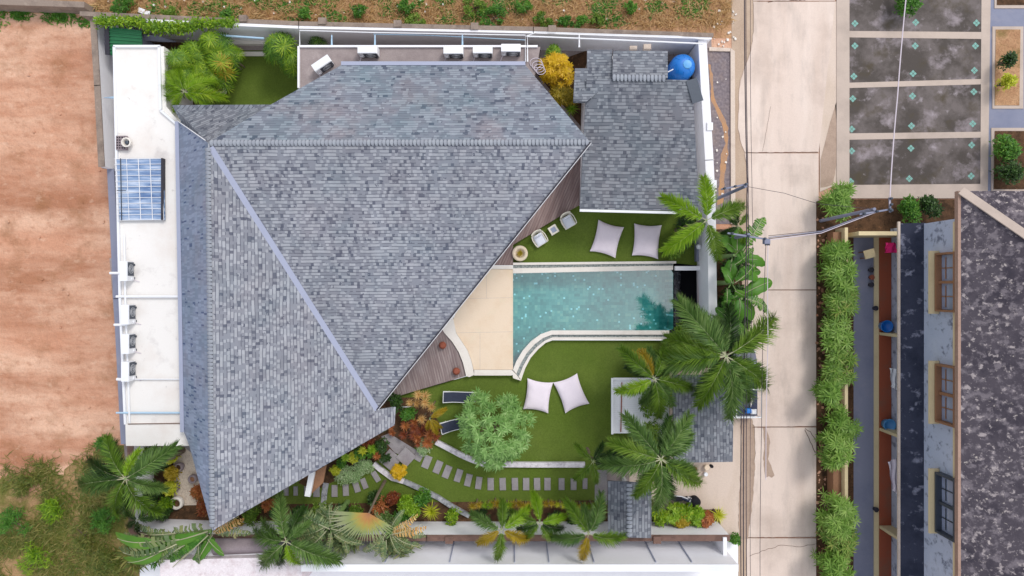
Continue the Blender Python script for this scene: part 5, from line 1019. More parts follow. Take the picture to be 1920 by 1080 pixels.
def rachis_mesh(arc=(.30, .62), seed=0):
    m_ = MB(); pts = [(t * (1 - .10 * t), .04 * math.sin(seed * 2.1) * t * t, arc[0] * t - arc[1] * t * t - .004) for t in np.linspace(0, .85, 9)]
    m_.tube(pts, [.0075 * (1 - .8 * i / 8) + .002 for i in range(9)], 5); me = bpy.data.meshes.new('midrib'); me.from_pydata(np.concatenate(m_.v).tolist(), [], m_.f); me.materials.append(m_stem); return me
FR = {}
def frond(matkey, seed, plane=False):
    k = (matkey.name, seed, plane)
    if k not in FR:
        me = frond_mesh('frond', seed, n=92, plane=plane, ll=.27); me.materials.append(matkey); FR[k] = me
    return FR[k]
RA = [rachis_mesh(seed=s_) for s_ in range(4)]
def palm(px, py, z, tips, label, mats=None, tr=.11, group='feather palms', dz=-.45, plane=False, name='palm_tree', grow=1.0, kind='palm tree', extra=0):
    c = P(px, py, z); t_ = thing(name, label, kind, (c.x, c.y, 0), group)
    m_ = MB(); n_ = 8; m_.tube([(c.x + .05 * math.sin(i), c.y + .04 * math.cos(i * 1.7), z * .84 * i / n_) for i in range(n_ + 1)], [tr * (1.35 - .5 * i / n_) for i in range(n_ + 1)], 10); m_.build('trunk', m_bark, t_)
    m_ = MB(); m_.tube([(c.x + .04, c.y, z * .84), (c.x, c.y, z * .93), (c.x, c.y, z - .02)], [tr * 1.0, tr * .9, tr * .35], 10); m_.build('crownshaft', m_shaft, t_)
    lm = sum(math.hypot(q[0] - px, q[1] - py) for q in tips) / len(tips); rx = random.Random(int(px))
    tips = list(tips) + [(px + lm * .85 * math.cos(k * 6.28 / extra + .4), py + lm * .85 * math.sin(k * 6.28 / extra + .4), lf_dark if k % 2 else lf_palm2, 1) for k in range(extra)]  # lower fronds coloured dark to paint shade inside the crown
    for i, tp in enumerate(tips):
        low = .35 if len(tp) > 3 else 0
        q = P(tp[0], tp[1], z + dz); v = q - c; ln = math.hypot(v.x, v.y) * 1.08 * grow; a = math.atan2(v.y, v.x)
        mt = tp[2] if len(tp) > 2 else (mats[i % len(mats)] if mats else lf_palm)
        sd_ = (i * 3 + int(px)) % 4
        o = bpy.data.objects.new('frond', frond(mt, sd_, plane)); sc.collection.objects.link(o); o.parent = t_; o.location = (0, 0, z - .05 - low)
        o.rotation_euler = (R(random.uniform(-12, 12)), R(random.uniform(-8, 10)) , a); o.scale = (ln, ln, ln * random.uniform(.8, 1.15))
        m2 = bpy.data.objects.new('midrib', RA[sd_]); sc.collection.objects.link(m2); m2.parent = o
    return t_
palm(1325, 413, 6.2, [(1322, 330, lf_bright), (1239, 370, lf_bright), (1400, 378, lf_palm), (1248, 475, lf_bright), (1352, 492, lf_palm), (1290, 452, lf_palm)], 'light green palm leaning over the corner of the outbuilding roof')
palm(1362, 668, 5.9, [(1464, 592), (1462, 735), (1377, 785), (1308, 762), (1238, 672), (1272, 566), (1312, 580, lf_palm2), (1232, 690, lf_palm2), (1345, 590), (1255, 630), (1410, 760, lf_palm2), (1330, 720)], 'largest dark green palm, spreading over the road beside the truck', [lf_palm, lf_palm, lf_palm2], .14, extra=7)
palm(1227, 710, 5.2, [(1163, 655), (1158, 742, lf_bright), (1238, 783), (1302, 726), (1248, 652), (1200, 655, lf_yellow), (1195, 690), (1205, 765, lf_palm2), (1265, 760, lf_palm2)], 'palm with pale star shaped midribs above the white pergola', [lf_palm], extra=6)
palm(1240, 862, 6.4, [(1172, 780), (1145, 828), (1132, 880, lf_palm2), (1192, 930), (1238, 962), (1320, 918), (1292, 775), (1318, 895, lf_palm2), (1262, 790, lf_palm2)], 'blue green palm between the carport roof and the small gate roof', [lf_palm2, lf_palm], .14, extra=7)
palm(940, 993, 4.2, [(882, 966, lf_palm2), (945, 938), (996, 955, lf_bright), (893, 1020, lf_yellow), (935, 1054), (996, 1022, lf_yellow)], 'young palm with two yellowed lower fronds over the south wall', [lf_palm], .07, dz=-.3)
palm(1012, 980, 3.9, [(1003, 922, lf_bright), (1062, 966, lf_bright), (958, 965), (1043, 1024), (978, 1015), (1062, 1000, lf_dark), (968, 995, lf_dark)], 'bright green young palm between the two paler ones at the south wall', [lf_palm], .07, dz=-.3)
palm(1104, 1002, 4.3, [(1064, 940), (1134, 930), (1095, 946, lf_palm2), (1036, 1012), (1172, 1012), (1088, 1058, lf_yellow)], 'young palm left of the small gate roof with one hanging frond', [lf_palm, lf_palm2], .07, dz=-.3)
palm(234, 898, 6.0, [(198, 820), (116, 908), (286, 972), (328, 842), (258, 842, lf_bright), (158, 862, lf_dark), (210, 965), (300, 920)], 'big palm at the left edge between dirt field and pebble bed', [lf_palm, lf_palm2], .15, extra=5)
palm(258, 975, 3.0, [(240, 960), (300, 968), (262, 1000), (232, 990), (280, 950)], 'small dark palm at the corner of the south wall', [lf_dark], .06, grow=1.0)
palm(536, 1016, 5.0, [(522, 930), (460, 1002), (472, 1078), (556, 1070, lf_bright), (636, 1050, lf_palm2), (580, 975)], 'palm with one vivid lime frond beside the purple canopy', [lf_palm2], .1, extra=4)
palm(1112, 866, 3.0, [(1076, 832), (1130, 828), (1078, 900), (1146, 872), (1118, 905), (1150, 845)], 'low olive palm at the right end of the white edging', [lf_palm, lf_dark], .07)

# fan leaves and rosettes
def template(kind, mat, **k):
    m_ = MB(); r = np.random.RandomState(k.get('seed', 1))
    n, ln, w_, el0, el1, dr = k['n'], k['l'], k['w'], k.get('e0', 5), k.get('e1', 60), k.get('droop', .3); V0, F0 = blade(1, 1, 1, k.get('seg', 3), 0, k.get('peak', .4))
    for i in range(n):
        a = (i * 137.5 if kind == 'rosette' else i * 360 / n) + r.uniform(-8, 8); e = el0 + (el1 - el0) * (i / n) ** 1.2 if kind == 'rosette' else r.uniform(el0, el1)
        s_ = ln * r.uniform(.8, 1.1) * (1 - .25 * (i / n if kind == 'rosette' else 0)); V = V0 * np.array((s_, w_ * s_, s_ * dr)); m_.add(V @ rotm(R(a), R(e)).T, F0)
    return m_
def tmesh(m_, mat, name='leaves'):
    me = bpy.data.meshes.new(name); me.from_pydata(np.concatenate(m_.v).tolist(), [], m_.f); me.materials.append(mat); return me
TM = {}
def rosette_mesh(mat, style):
    k = (mat.name, style)
    if k not in TM:
        kw = {'spiky': dict(n=60, l=1, w=.075, e0=4, e1=78, droop=.18), 'soft': dict(n=34, l=1, w=.2, e0=5, e1=70, droop=.4), 'broad': dict(n=16, l=1, w=.42, e0=12, e1=60, droop=.45, seg=4), 'strap': dict(n=46, l=1, w=.1, e0=8, e1=80, droop=.5, seg=4), 'dense': dict(n=150, l=1, w=.16, e0=2, e1=88, droop=.2)}[style]
        TM[k] = tmesh(template('rosette', mat, seed=len(TM), **kw), mat)
    return TM[k]
def rosette(px, py, rpx, z, mat, style, label, name, cat, group=None, heads=1, base=.05, spread=.5):
    c = P(px, py, z); rr = m_px(rpx, z); t_ = thing(name, label, cat, (c.x, c.y, base), group)
    m_ = MB(); m_.tube([(c.x, c.y, base), (c.x, c.y, max(z, base + .12))], [.05, .035], 6); m_.build('stem', m_bark, t_)
    for h_ in range(heads):
        o = bpy.data.objects.new('leaf_head', rosette_mesh(mat if not isinstance(mat, (list, tuple)) else mat[h_ % len(mat)], style)); sc.collection.objects.link(o); o.parent = t_
        f = 1.0 if heads == 1 else random.uniform(.5, .65); a = h_ * 2.4 + random.random(); d = 0 if heads == 1 else rr * spread * (0.15 + .85 * math.sqrt((h_ + .5) / heads))
        o.location = (d * math.cos(a), d * math.sin(a), z - base - (0 if heads == 1 else random.uniform(0, .25))); o.rotation_euler = (R(random.uniform(-14, 14)), R(random.uniform(-14, 14)), random.uniform(0, 6.28)); o.scale = (rr * f,) * 3
    return t_
# fan palm clumps top left: each leaf is a fan of blades
def fanpalm(px, py, rpx, z, mats, label, n=16, seed=0, leaf=.46):
    c = P(px, py, z); rr = m_px(rpx, z); t_ = thing('fan_palm', label, 'fan palm', (c.x, c.y, .05), 'fan palms'); r = random.Random(seed)
    for k in range(3): m_ = MB(); a = k * 2.1; m_.tube([(c.x + .12 * math.cos(a), c.y + .12 * math.sin(a), .05), (c.x + .2 * math.cos(a), c.y + .2 * math.sin(a), z * .85)], .045, 7); m_.build('trunk', m_bark, t_)
    for i in range(n):
        mt = mats[r.randrange(len(mats))]; key = ('fan', mt.name)
        if key not in TM: 
            m_ = MB(); V0, F0 = blade(1, 1, 1, 3, 0, .55); q = np.random.RandomState(5)
            for j in range(24): a = R(-165 + 330 * j / 23 + q.uniform(-4, 4)); s_ = q.uniform(.85, 1.05); m_.add((V0 * np.array((s_, .085 * s_, s_ * .35))) @ rotm(a, R(q.uniform(6, 22))).T, F0)
            TM[key] = tmesh(m_, mt)
        o = bpy.data.objects.new('fan_leaf', TM[key]); sc.collection.objects.link(o); o.parent = t_
        a = i * 2.4 + r.random(); f = math.sqrt((i + .4) / n); d = rr * .78 * f
        o.location = (d * math.cos(a), d * math.sin(a), z - .05 - f * f * .9 + r.uniform(-.15, .15)); o.rotation_euler = (0, R(12 + 38 * f), a); s_ = rr * leaf * r.uniform(.9, 1.25) + .12; o.scale = (s_, s_, s_)
    return t_
fans = [(352, 97, 34, 2.9, 'fan palm beside the white roof, upper left of the clump'), (392, 78, 34, 3.0, 'fan palm at the top of the clump beneath the wall creeper'), (402, 112, 34, 2.8, 'yellow green fan palm at the right side of the clump'), (366, 128, 34, 2.7, 'fan palm in the middle of the clump above the long leaved palm'), (398, 140, 30, 2.3, 'lowest fan palm of the clump above the open box')]
fans += [(326, 108, 28, 3.5, 'fan palm overhanging the upper white roof edge'), (330, 142, 30, 3.4, 'fan palm overhanging the white roof edge, just above the long leaved palm'), (420, 98, 26, 2.6, 'rightmost fan palm of the clump by the plank walkway')]
for i, (x, y, r_, z, lb_) in enumerate(fans): fanpalm(x, y, r_, z, [lf_fan, lf_fan, lf_fand, lf_yellow if i == 2 else lf_fan], lb_, 18, i)
fanpalm(516, 84, 36, 2.8, [lf_fand, lf_fan], 'dense fan palm left of the concrete terrace', 20, 8); fanpalm(540, 108, 30, 2.4, [lf_fand, lf_fan], 'fan palm spilling down beside the terrace corner', 16, 9); fanpalm(590, 78, 20, 1.6, [lf_fand, lf_dark], 'dark fan palm in the gap between terrace and north wall', 10, 10)
palm(345, 172, 3.7, [(298, 150), (312, 135), (336, 128), (372, 132), (400, 150), (422, 182), (400, 198), (300, 188), (326, 208), (362, 190)], 'yellow green long leaved palm against the villa roof corner', [lf_bright, lf_bright, lf_fan], .08, group=None)
# creeper along the north wall
def scatter_leaves(m_, pts, ln, w_, n, r, tmpl=None, up=(10, 70)):
    V0, F0 = tmpl if tmpl is not None else blade(1, .5, .25, 2, 0, .4)
    for i in range(n):
        p = pts(i); s_ = ln * r.uniform(.6, 1.25); V = (V0 * np.array((s_, w_ / .5 * s_, s_))) @ rotm(r.uniform(0, 6.28), R(r.uniform(-15, up[1])), R(r.uniform(-30, 30))).T; m_.add(V + p, F0)
rr_ = np.random.RandomState(3)
t = thing('wall_creeper', 'bright green creeper covering the top left of the north wall', 'creeper', P(300, 50, 0))
mb = MB(); scatter_leaves(mb, lambda i: np.array(P(*(lambda u: (180 + 260 * u + rr_.normal(0, 3), (38 if u < .35 else 41) + 14 * math.sin(3 * u) * (.2 if u < .35 else .7 if u < .7 else .3) + rr_.normal(0, 4.5 if u < .35 else 6 if u < .75 else 4)))(rr_.uniform(0, 1)), rr_.uniform(2.0, 3.1))), .2, .45, 3600, rr_); mb.build('foliage', lf_fan, t)
mb = MB(); mb.tube([P(180, 40, 2.4), P(300, 48, 2.5), P(440, 50, 2.4)], .03, 5); mb.build('stem', m_bark, t)
def bush(px, py, rpx, z0, z1, mat, label, name='bush', cat='bush', group=None, n=None, ln=.17, w_=.42, sq=1.0, lump=7, whorl=0, base=.0, seed=None, tmpl=None, dome=False, spr=.55, lr_=(.4, .62)):
    c = P(px, py, z1 * .8); rr = m_px(rpx, z1 * .8); r = np.random.RandomState(seed if seed is not None else int(px * 7 + py) % 9973)
    t_ = thing(name, label, cat, (c.x, c.y, base), group); hgt = (z1 - z0)
    lumps = [(rr * spr * math.sqrt(r.uniform(0, 1)) * 1.0, r.uniform(0, 6.28), r.uniform(*lr_) * rr) for _ in range(lump)]
    m_ = MB(); n = n or int(260 + 900 * rr * rr)
    def pt(i):
        if dome:
            u = r.normal(0, 1, 3); u /= np.linalg.norm(u); u[2] = abs(u[2]); a5 = math.atan2(u[1], u[0]); q = rr * r.uniform(.72, 1.0) * (1 + .07 * math.sin(3 * a5 + 1) + .06 * math.sin(7 * a5) + .04 * math.sin(13 * a5 + 2)); g_ = math.sin(4.1 * u[0] * rr + 1) * math.sin(3.7 * u[1] * rr) 
            if g_ > .55 and r.uniform() < .85: return pt(i)
            return np.array((c.x + u[0] * q, c.y + u[1] * q, z0 + u[2] * hgt * r.uniform(.75, 1)))
        d, a, lr = lumps[i % lump]; u = r.normal(0, 1, 3); u /= np.linalg.norm(u); u[2] = abs(u[2]) if r.uniform() < .8 else u[2]; q = lr * r.uniform(.72, 1.05)
        return np.array((c.x + d * math.cos(a) + u[0] * q, c.y + (d * math.sin(a) + u[1] * q) * sq, z0 + hgt * (.45 + .1 * math.cos(d * 3)) + u[2] * hgt * .5 * r.uniform(.8, 1)))
    if whorl:
        V0, F0 = blade(1, .5, .3, 3, 0, .5)
        for i in range(n // whorl):
            p = pt(i); nb_ = whorl; tl = r.uniform(-.35, .35, 2)
            for j in range(nb_):
                s_ = ln * r.uniform(.8, 1.15); m_.add((V0 * np.array((s_, w_ / .5 * s_, s_))) @ (rotx(tl[0]) @ roty(tl[1]) @ rotm(j * 2.4 + i, R(r.uniform(5, 40)))).T + p, F0)
    else: scatter_leaves(m_, pt, ln, w_, n, r, tmpl)
    m_.build('foliage', mat, t_)
    m_ = MB(); m_.tube([(c.x, c.y, base), (c.x + .05, c.y, z0 + hgt * .5)], [.06, .03], 6)
    for d, a, lr in lumps[:4]: m_.tube([(c.x, c.y, base + .1), (c.x + d * math.cos(a), c.y + d * math.sin(a) * sq, z0 + hgt * .5)], [.035, .015], 5)
    m_.build('stem', m_bark, t_); return t_
# frangipani
bush(925, 815, 73, 1.3, 3.9, lf_frang, 'round grey green frangipani tree on the south lawn', 'frangipani_tree', 'tree', None, 2500, .36, .21, lump=16, whorl=11, seed=5, dome=True)
# yellow shrubs by the terrace
bush(1047, 128, 33, .8, 3.0, lf_gold, 'golden yellow shrub between villa roof and outbuilding', 'golden_shrub', 'shrub', None, 2600, .26, .3, lump=8, whorl=9)
bush(1052, 178, 24, .5, 2.4, lf_yellow, 'yellow green shrub just below the golden one', 'golden_shrub', 'shrub', None, 1500, .24, .3, lump=6, whorl=9)
bush(1036, 98, 16, .5, 2.6, lf_fan, 'small green shrub above the golden one', 'golden_shrub', 'shrub', None, 800, .22, .3, lump=4, whorl=8); rosette(1072, 205, 16, 1.4, lf_bright, 'strap', 'small strappy green plant at the dark gap by the outbuilding', 'strap_plant', 'plant')
# bed beside the villa corner
rosette(792, 745, 24, 1.7, lf_tan, 'strap', 'large tan feathery plant at the deck corner', 'tan_plant', 'plant', 'tan plants by the deck', 3); rosette(775, 758, 18, 1.5, lf_tan, 'strap', 'tan feathery plant left of the large one', 'tan_plant', 'plant', 'tan plants by the deck', 2)
rosette(809, 763, 12, 1.9, lf_tan, 'spiky', 'pale straw starburst plant right of the tan ones', 'tan_plant', 'plant', 'tan plants by the deck'); rosette(791, 786, 12, 1.9, lf_tan, 'spiky', 'pale straw starburst plant, lower of the two', 'tan_plant', 'plant', 'tan plants by the deck')
palm(805, 785, 1.7, [(836, 765), (822, 812), (800, 808), (830, 800)], 'small yellow palm reaching towards the half hidden lounger', [lf_yellow], .04, group=None)
bush(742, 755, 18, .1, 1.2, lf_dark, 'dark green bush under the villa roof corner', lump=5); bush(765, 775, 16, .1, 1.3, lf_bush, 'mid green bush with a wire arch in the villa corner bed', lump=5)
rosette(768, 805, 22, .8, [lf_red, lf_bronze], 'soft', 'dark red spiky plant in the villa corner bed, upper', 'red_plant', 'plant', 'red plants by the path', 5, spread=.8); rosette(798, 818, 24, .8, [lf_bronze, lf_red], 'soft', 'bronze red spiky plant next to the white edging', 'red_plant', 'plant', 'red plants by the path', 6, spread=.8); rosette(778, 825, 14, .6, lf_red, 'soft', 'small red plant just above the diamond slabs', 'red_plant', 'plant', 'red plants by the path', 3, spread=.8)
rosette(728, 805, 14, .5, [lf_bronze, lf_bush], 'soft', 'small bronze plant at the tip of the villa roof extension', 'red_plant', 'plant', 'red plants by the path', 4, spread=.9)
bush(797, 836, 21, .1, .55, lf_silver, 'pale green ground cover left end of the white edging', 'ground_cover', 'ground cover', 'pale ground covers', 1500, .07, .7)
bush(650, 890, 30, .1, .6, lf_silver, 'speckled pale ground cover along the lower path', 'ground_cover', 'ground cover', 'pale ground covers', 2600, .07, .7, lump=9, sq=.7); bush(680, 872, 22, .1, .6, lf_silver, 'speckled pale ground cover nearer the villa roof', 'ground_cover', 'ground cover', 'pale ground covers', 1500, .07, .7, lump=7)
bush(744, 883, 18.5, .15, .95, lf_gold, 'round clipped yellow shrub on the end of the grey edging', 'yellow_ball_shrub', 'shrub', None, 900, .14, .35, lump=5, whorl=7)
mats_b = [lf_bush, lf_dark, lf_fan, lf_bush, lf_red, lf_chart]
for i, (x, y, r_, mt, lb_) in enumerate([(716, 836, 15, lf_dark, 'dark bush against the villa roof extension'), (700, 850, 15, lf_bush, 'green bush right of the pale ground cover'), (690, 832, 12, lf_red, 'maroon bush tight under the villa roof edge'), (676, 850, 13, lf_bush, 'leafy bush between roof edge and pale ground cover'), (660, 858, 12, lf_chart, 'lime bush under the diagonal roof edge'), (640, 868, 12, lf_bush, 'broad leaved green bush under the diagonal roof edge'), (625, 882, 12, lf_chart, 'lime speckled bush beside the brown board canopy'), (722, 858, 10, lf_dark, 'small dark bush left of the diamond slabs')]):
    bush(x, y, r_, .1, .9, mt, lb_, group='bushes under the villa roof edge', lump=5, ln=.15)
rosette(697, 842, 12, 1.0, lf_bright, 'broad', 'bright broad leaved rosette among the dark bushes', 'rosette_plant', 'plant', 'rosettes under the villa roof'); rosette(680, 845, 11, 1.0, lf_chart, 'broad', 'lime broad leaved rosette left of the bright one', 'rosette_plant', 'plant', 'rosettes under the villa roof'); rosette(647, 858, 11, 1.0, lf_bright, 'broad', 'broad leaved rosette nearest the brown board canopy', 'rosette_plant', 'plant', 'rosettes under the villa roof'); rosette(706, 855, 10, .9, lf_bronze, 'soft', 'bronze rosette beside the pale ground cover', 'rosette_plant', 'plant', 'rosettes under the villa roof')
q = P(761, 773, 1.3); mb = MB(); mb.tube([(q.x + .35 * math.cos(a), q.y + .2 + .12 * math.sin(a), .3 + 1.1 * math.sin(a)) for a in np.linspace(0, math.pi, 14)], .015, 5); tag(mb.build('wire_arch', m_whitemetal), 'thin pale wire arch in the villa corner bed', 'arch')
# south bed
rosette(809, 958, 22, 1.6, lf_chart, 'spiky', 'big lime starburst agave by the south wall', 'agave', 'agave'); bush(770, 950, 22, .2, 1.6, lf_bright, 'lime green leafy shrub left of the big agave', 'lime_shrub', 'shrub', None, 1500, .16, .4); bush(795, 935, 20, .1, 1.2, lf_bush, 'mid green shrub above the big agave', lump=6); bush(755, 965, 16, .1, 1.2, lf_bush, 'green shrub left of the lime shrub', lump=5)
bush(848, 968, 18, .1, .9, lf_fan, 'sparse lime plant at the end of the grey edging', lump=5, n=380); rosette(790, 925, 14, .9, lf_fan, 'spiky', 'small spiky plant behind the lime shrub', 'agave', 'agave')
for i, (x, y, r_, mt) in enumerate([(893, 948, 14, lf_yellow), (915, 950, 12, lf_fan), (928, 946, 14, lf_yellow), (950, 950, 14, lf_fan), (968, 948, 15, lf_yellow), (986, 952, 13, lf_yellow), (1008, 944, 14, lf_bright), (1030, 948, 13, lf_yellow), (1052, 950, 13, lf_chart), (1072, 948, 14, lf_fan), (1090, 952, 12, lf_yellow), (1110, 950, 12, lf_fan), (1128, 948, 11, lf_yellow)]):
    rosette(x, y, r_ + 6, 1.2, mt, 'spiky' if i % 2 == 0 else 'strap', ORD[i] + ' yellow green bromeliad from the left in the row behind the young palms', 'bromeliad', 'bromeliad', 'bromeliads in the south bed', 2, spread=.4)
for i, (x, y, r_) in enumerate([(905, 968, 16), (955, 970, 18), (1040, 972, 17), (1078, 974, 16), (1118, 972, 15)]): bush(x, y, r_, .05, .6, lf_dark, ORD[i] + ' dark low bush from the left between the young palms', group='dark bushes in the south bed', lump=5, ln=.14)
bush(1234, 968, 17, .2, 1.3, lf_fan, 'glossy green shrub right against the small gate roof', group='shrubs by the driveway', lump=5, n=900, ln=.22)
for i, (x, y, r_, mt, lb_) in enumerate([(1262, 965, 17, lf_bright, 'bright lime shrub second from the gate roof'), (1285, 960, 18, lf_fan, 'yellow green shrub in the middle of the drive bed'), (1278, 975, 14, lf_yellow, 'ochre tinged shrub low in the drive bed'), (1306, 970, 18, lf_bright, 'lime shrub left of the yellow starburst'), (1325, 975, 13, lf_bronze, 'brownish shrub left of the yellow starburst')]): bush(x, y, r_, .2, 1.3, mt, lb_, group='shrubs by the driveway', lump=6, ln=.22, whorl=7, n=900)
rosette(1347, 965, 20, 1.0, lf_chart, 'spiky', 'yellow starburst plant at the end of the drive bed', 'agave', 'agave'); bush(1379, 1012, 11, .05, .8, lf_bush, 'round green bush at the roadside end of the white wall', lump=4)
# bushes near palms on the east side
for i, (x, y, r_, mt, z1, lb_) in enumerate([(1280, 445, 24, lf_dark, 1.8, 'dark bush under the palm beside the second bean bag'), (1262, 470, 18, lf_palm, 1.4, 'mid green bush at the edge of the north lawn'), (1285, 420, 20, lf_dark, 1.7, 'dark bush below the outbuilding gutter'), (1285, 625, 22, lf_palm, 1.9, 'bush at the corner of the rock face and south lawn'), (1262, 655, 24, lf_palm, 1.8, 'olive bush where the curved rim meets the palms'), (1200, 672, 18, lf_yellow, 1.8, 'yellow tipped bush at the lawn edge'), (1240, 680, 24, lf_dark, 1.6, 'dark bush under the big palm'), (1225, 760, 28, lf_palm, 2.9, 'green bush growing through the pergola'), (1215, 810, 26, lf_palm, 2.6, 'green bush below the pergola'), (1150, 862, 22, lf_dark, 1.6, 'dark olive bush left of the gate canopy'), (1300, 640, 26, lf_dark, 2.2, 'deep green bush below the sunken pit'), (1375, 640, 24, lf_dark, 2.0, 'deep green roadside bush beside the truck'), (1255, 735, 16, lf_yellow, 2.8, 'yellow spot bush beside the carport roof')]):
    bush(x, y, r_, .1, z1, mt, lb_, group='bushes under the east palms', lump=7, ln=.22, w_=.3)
# banana plants
def banana_leaf_mesh(seed, mat, tatter=.0, ratio=.36):
    m_ = MB(); r = np.random.RandomState(seed); n_ = 26; 
    def cl(t): return np.array((t * (1 - .12 * t), .06 * math.sin(2 * t + seed), .32 * t - .55 * t * t))
    for s_ in (-1, 1):
        t0 = 0.04
        while t0 < .985:
            seg = (1.0 if tatter == 0 else r.uniform(.02, .07)); t1 = min(1, t0 + seg); gap = tatter * r.uniform(.1, .45) * .03; dz_ = r.uniform(-.05, .02) * (1 if tatter else 0)
            ts = np.linspace(t0, t1, max(2, int(n_ * (t1 - t0)) + 1)); V = []
            for t in ts:
                wv = ratio / 2 * math.sin(math.pi * min(1, max(0, t)) ** .8) ** .55 * (1 + .05 * math.sin(25 * t + seed)); c = cl(t); tip_ = 1 - (.45 * r.uniform() if tatter else 0)
                V += [tuple(c), tuple(c + np.array((.05 * wv, s_ * wv * .55, .16 * wv))), tuple(c + np.array((.15 * wv, s_ * wv * tip_, -.12 * wv + dz_)))]
            k = len(ts); m_.add(V, [((i * 3 + q, (i + 1) * 3 + q, (i + 1) * 3 + q + 1, i * 3 + q + 1) if s_ > 0 else (i * 3 + q + 1, (i + 1) * 3 + q + 1, (i + 1) * 3 + q, i * 3 + q)) for i in range(k - 1) for q in range(2)]); t0 = t1 + gap
    me = bpy.data.meshes.new('leaf_blade'); me.from_pydata(np.concatenate(m_.v).tolist(), [], m_.f); me.polygons.foreach_set('use_smooth', [True] * len(me.polygons)); me.materials.append(mat); return me
BN = [banana_leaf_mesh(s_ + 20, lf_banana if s_ != 1 else lf_banana2, .8 if s_ else 0, .2) for s_ in range(3)]; BL = [banana_leaf_mesh(s_, lf_banana, 0 if s_ != 1 else .7, .38) for s_ in range(3)]; BT = [banana_leaf_mesh(s_ + 5, lf_banana2, 2.0, .30) for s_ in range(3)]; BG = [banana_leaf_mesh(9, lf_tan, 3.0, .3)]
def banana(label, cx, cy, z, leaves, meshes, name='banana_plant', cat='banana plant', group='banana plants'):
    c = P(cx, cy, z); t_ = thing(name, label, cat, (c.x, c.y, 0), group); m_ = MB(); m_.tube([(c.x, c.y, 0), (c.x, c.y, z * .5), (c.x, c.y, z - .1)], [.16, .13, .07], 10); m_.build('stalk', m_shaft, t_)
    for i, (bx_, by_, tx, ty, *mm) in enumerate(leaves):
        a = P(bx_, by_, z); b = P(tx, ty, z - .2); v = b - a; ln = math.hypot(v.x, v.y) * 1.12; an = math.atan2(v.y, v.x); me = mm[0] if mm else meshes[i % len(meshes)]
        o = bpy.data.objects.new('leaf', me); sc.collection.objects.link(o); o.parent = t_; o.location = (a.x - c.x, a.y - c.y, z + random.uniform(-.3, .2)); o.rotation_euler = (R(random.uniform(-25, 25)), R(random.uniform(-6, 6)), an); o.scale = (ln, ln * (1.0 if ln > 1.5 else 1.2), ln)
        m2 = MB(); m2.tube([(0, 0, 0), (.5, .06 * math.sin(1), .02 + .0), (.75, .05, -.08)], [.014, .009, .004], 4); me2 = BR; o2 = bpy.data.objects.new('midrib', me2); sc.collection.objects.link(o2); o2.parent = o
        if math.hypot(a.x - c.x, a.y - c.y) > .3: m3 = MB(); m3.tube([tuple(c + Vector((0, 0, -.4))), tuple(a)], [.04, .025], 5); m3.build('leaf_stalk', m_shaft, t_)
    return t_
m2 = MB(); m2.tube([(t, .06 * math.sin(2 * t), .32 * t / .88 - .55 * t * t / .8 + .012) for t in np.linspace(0, .8, 8)], [.012 - .001 * i for i in range(8)], 4); BR = bpy.data.meshes.new('midrib'); BR.from_pydata(np.concatenate(m2.v).tolist(), [], m2.f); BR.materials.append(m_stem)
banana('banana plant under the long crossarm beside the road', 1378, 478, 3.8, [(1380, 478, 1408, 446), (1378, 480, 1410, 492), (1382, 470, 1350, 440), (1374, 486, 1360, 530), (1390, 470, 1436, 408), (1396, 486, 1442, 492), (1380, 470, 1385, 425), (1372, 500, 1420, 470)], BL)
banana('banana plant with the largest glossy leaves right of the east wall', 1376, 530, 3.8, [(1378, 522, 1432, 506), (1376, 530, 1425, 495), (1370, 530, 1352, 500), (1380, 545, 1400, 560), (1366, 540, 1358, 590), (1385, 510, 1424, 520)], BL)
banana('banana plant whose leaf tips reach out over the road', 1392, 560, 3.6, [(1396, 552, 1456, 528), (1394, 560, 1448, 585), (1392, 566, 1420, 600), (1385, 560, 1376, 610), (1388, 552, 1362, 560)], BL)
banana('banana plant squeezed between the east wall and the truck', 1372, 600, 3.2, [(1372, 598, 1345, 575), (1372, 600, 1398, 585), (1374, 604, 1398, 632), (1370, 604, 1352, 632), (1374, 596, 1380, 560)], BL)
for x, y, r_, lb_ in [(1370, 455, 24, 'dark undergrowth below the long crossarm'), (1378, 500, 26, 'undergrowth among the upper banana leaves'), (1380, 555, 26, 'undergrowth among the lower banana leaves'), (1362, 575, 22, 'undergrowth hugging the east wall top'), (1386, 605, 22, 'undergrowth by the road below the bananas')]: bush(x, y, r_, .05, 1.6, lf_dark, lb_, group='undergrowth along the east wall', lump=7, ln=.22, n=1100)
palm(1385, 425, 4.5, [(1370, 375), (1402, 400), (1350, 440), (1395, 462), (1362, 410)], 'feathery dark palm behind the crossarm pole', [lf_dark, lf_palm], .06)
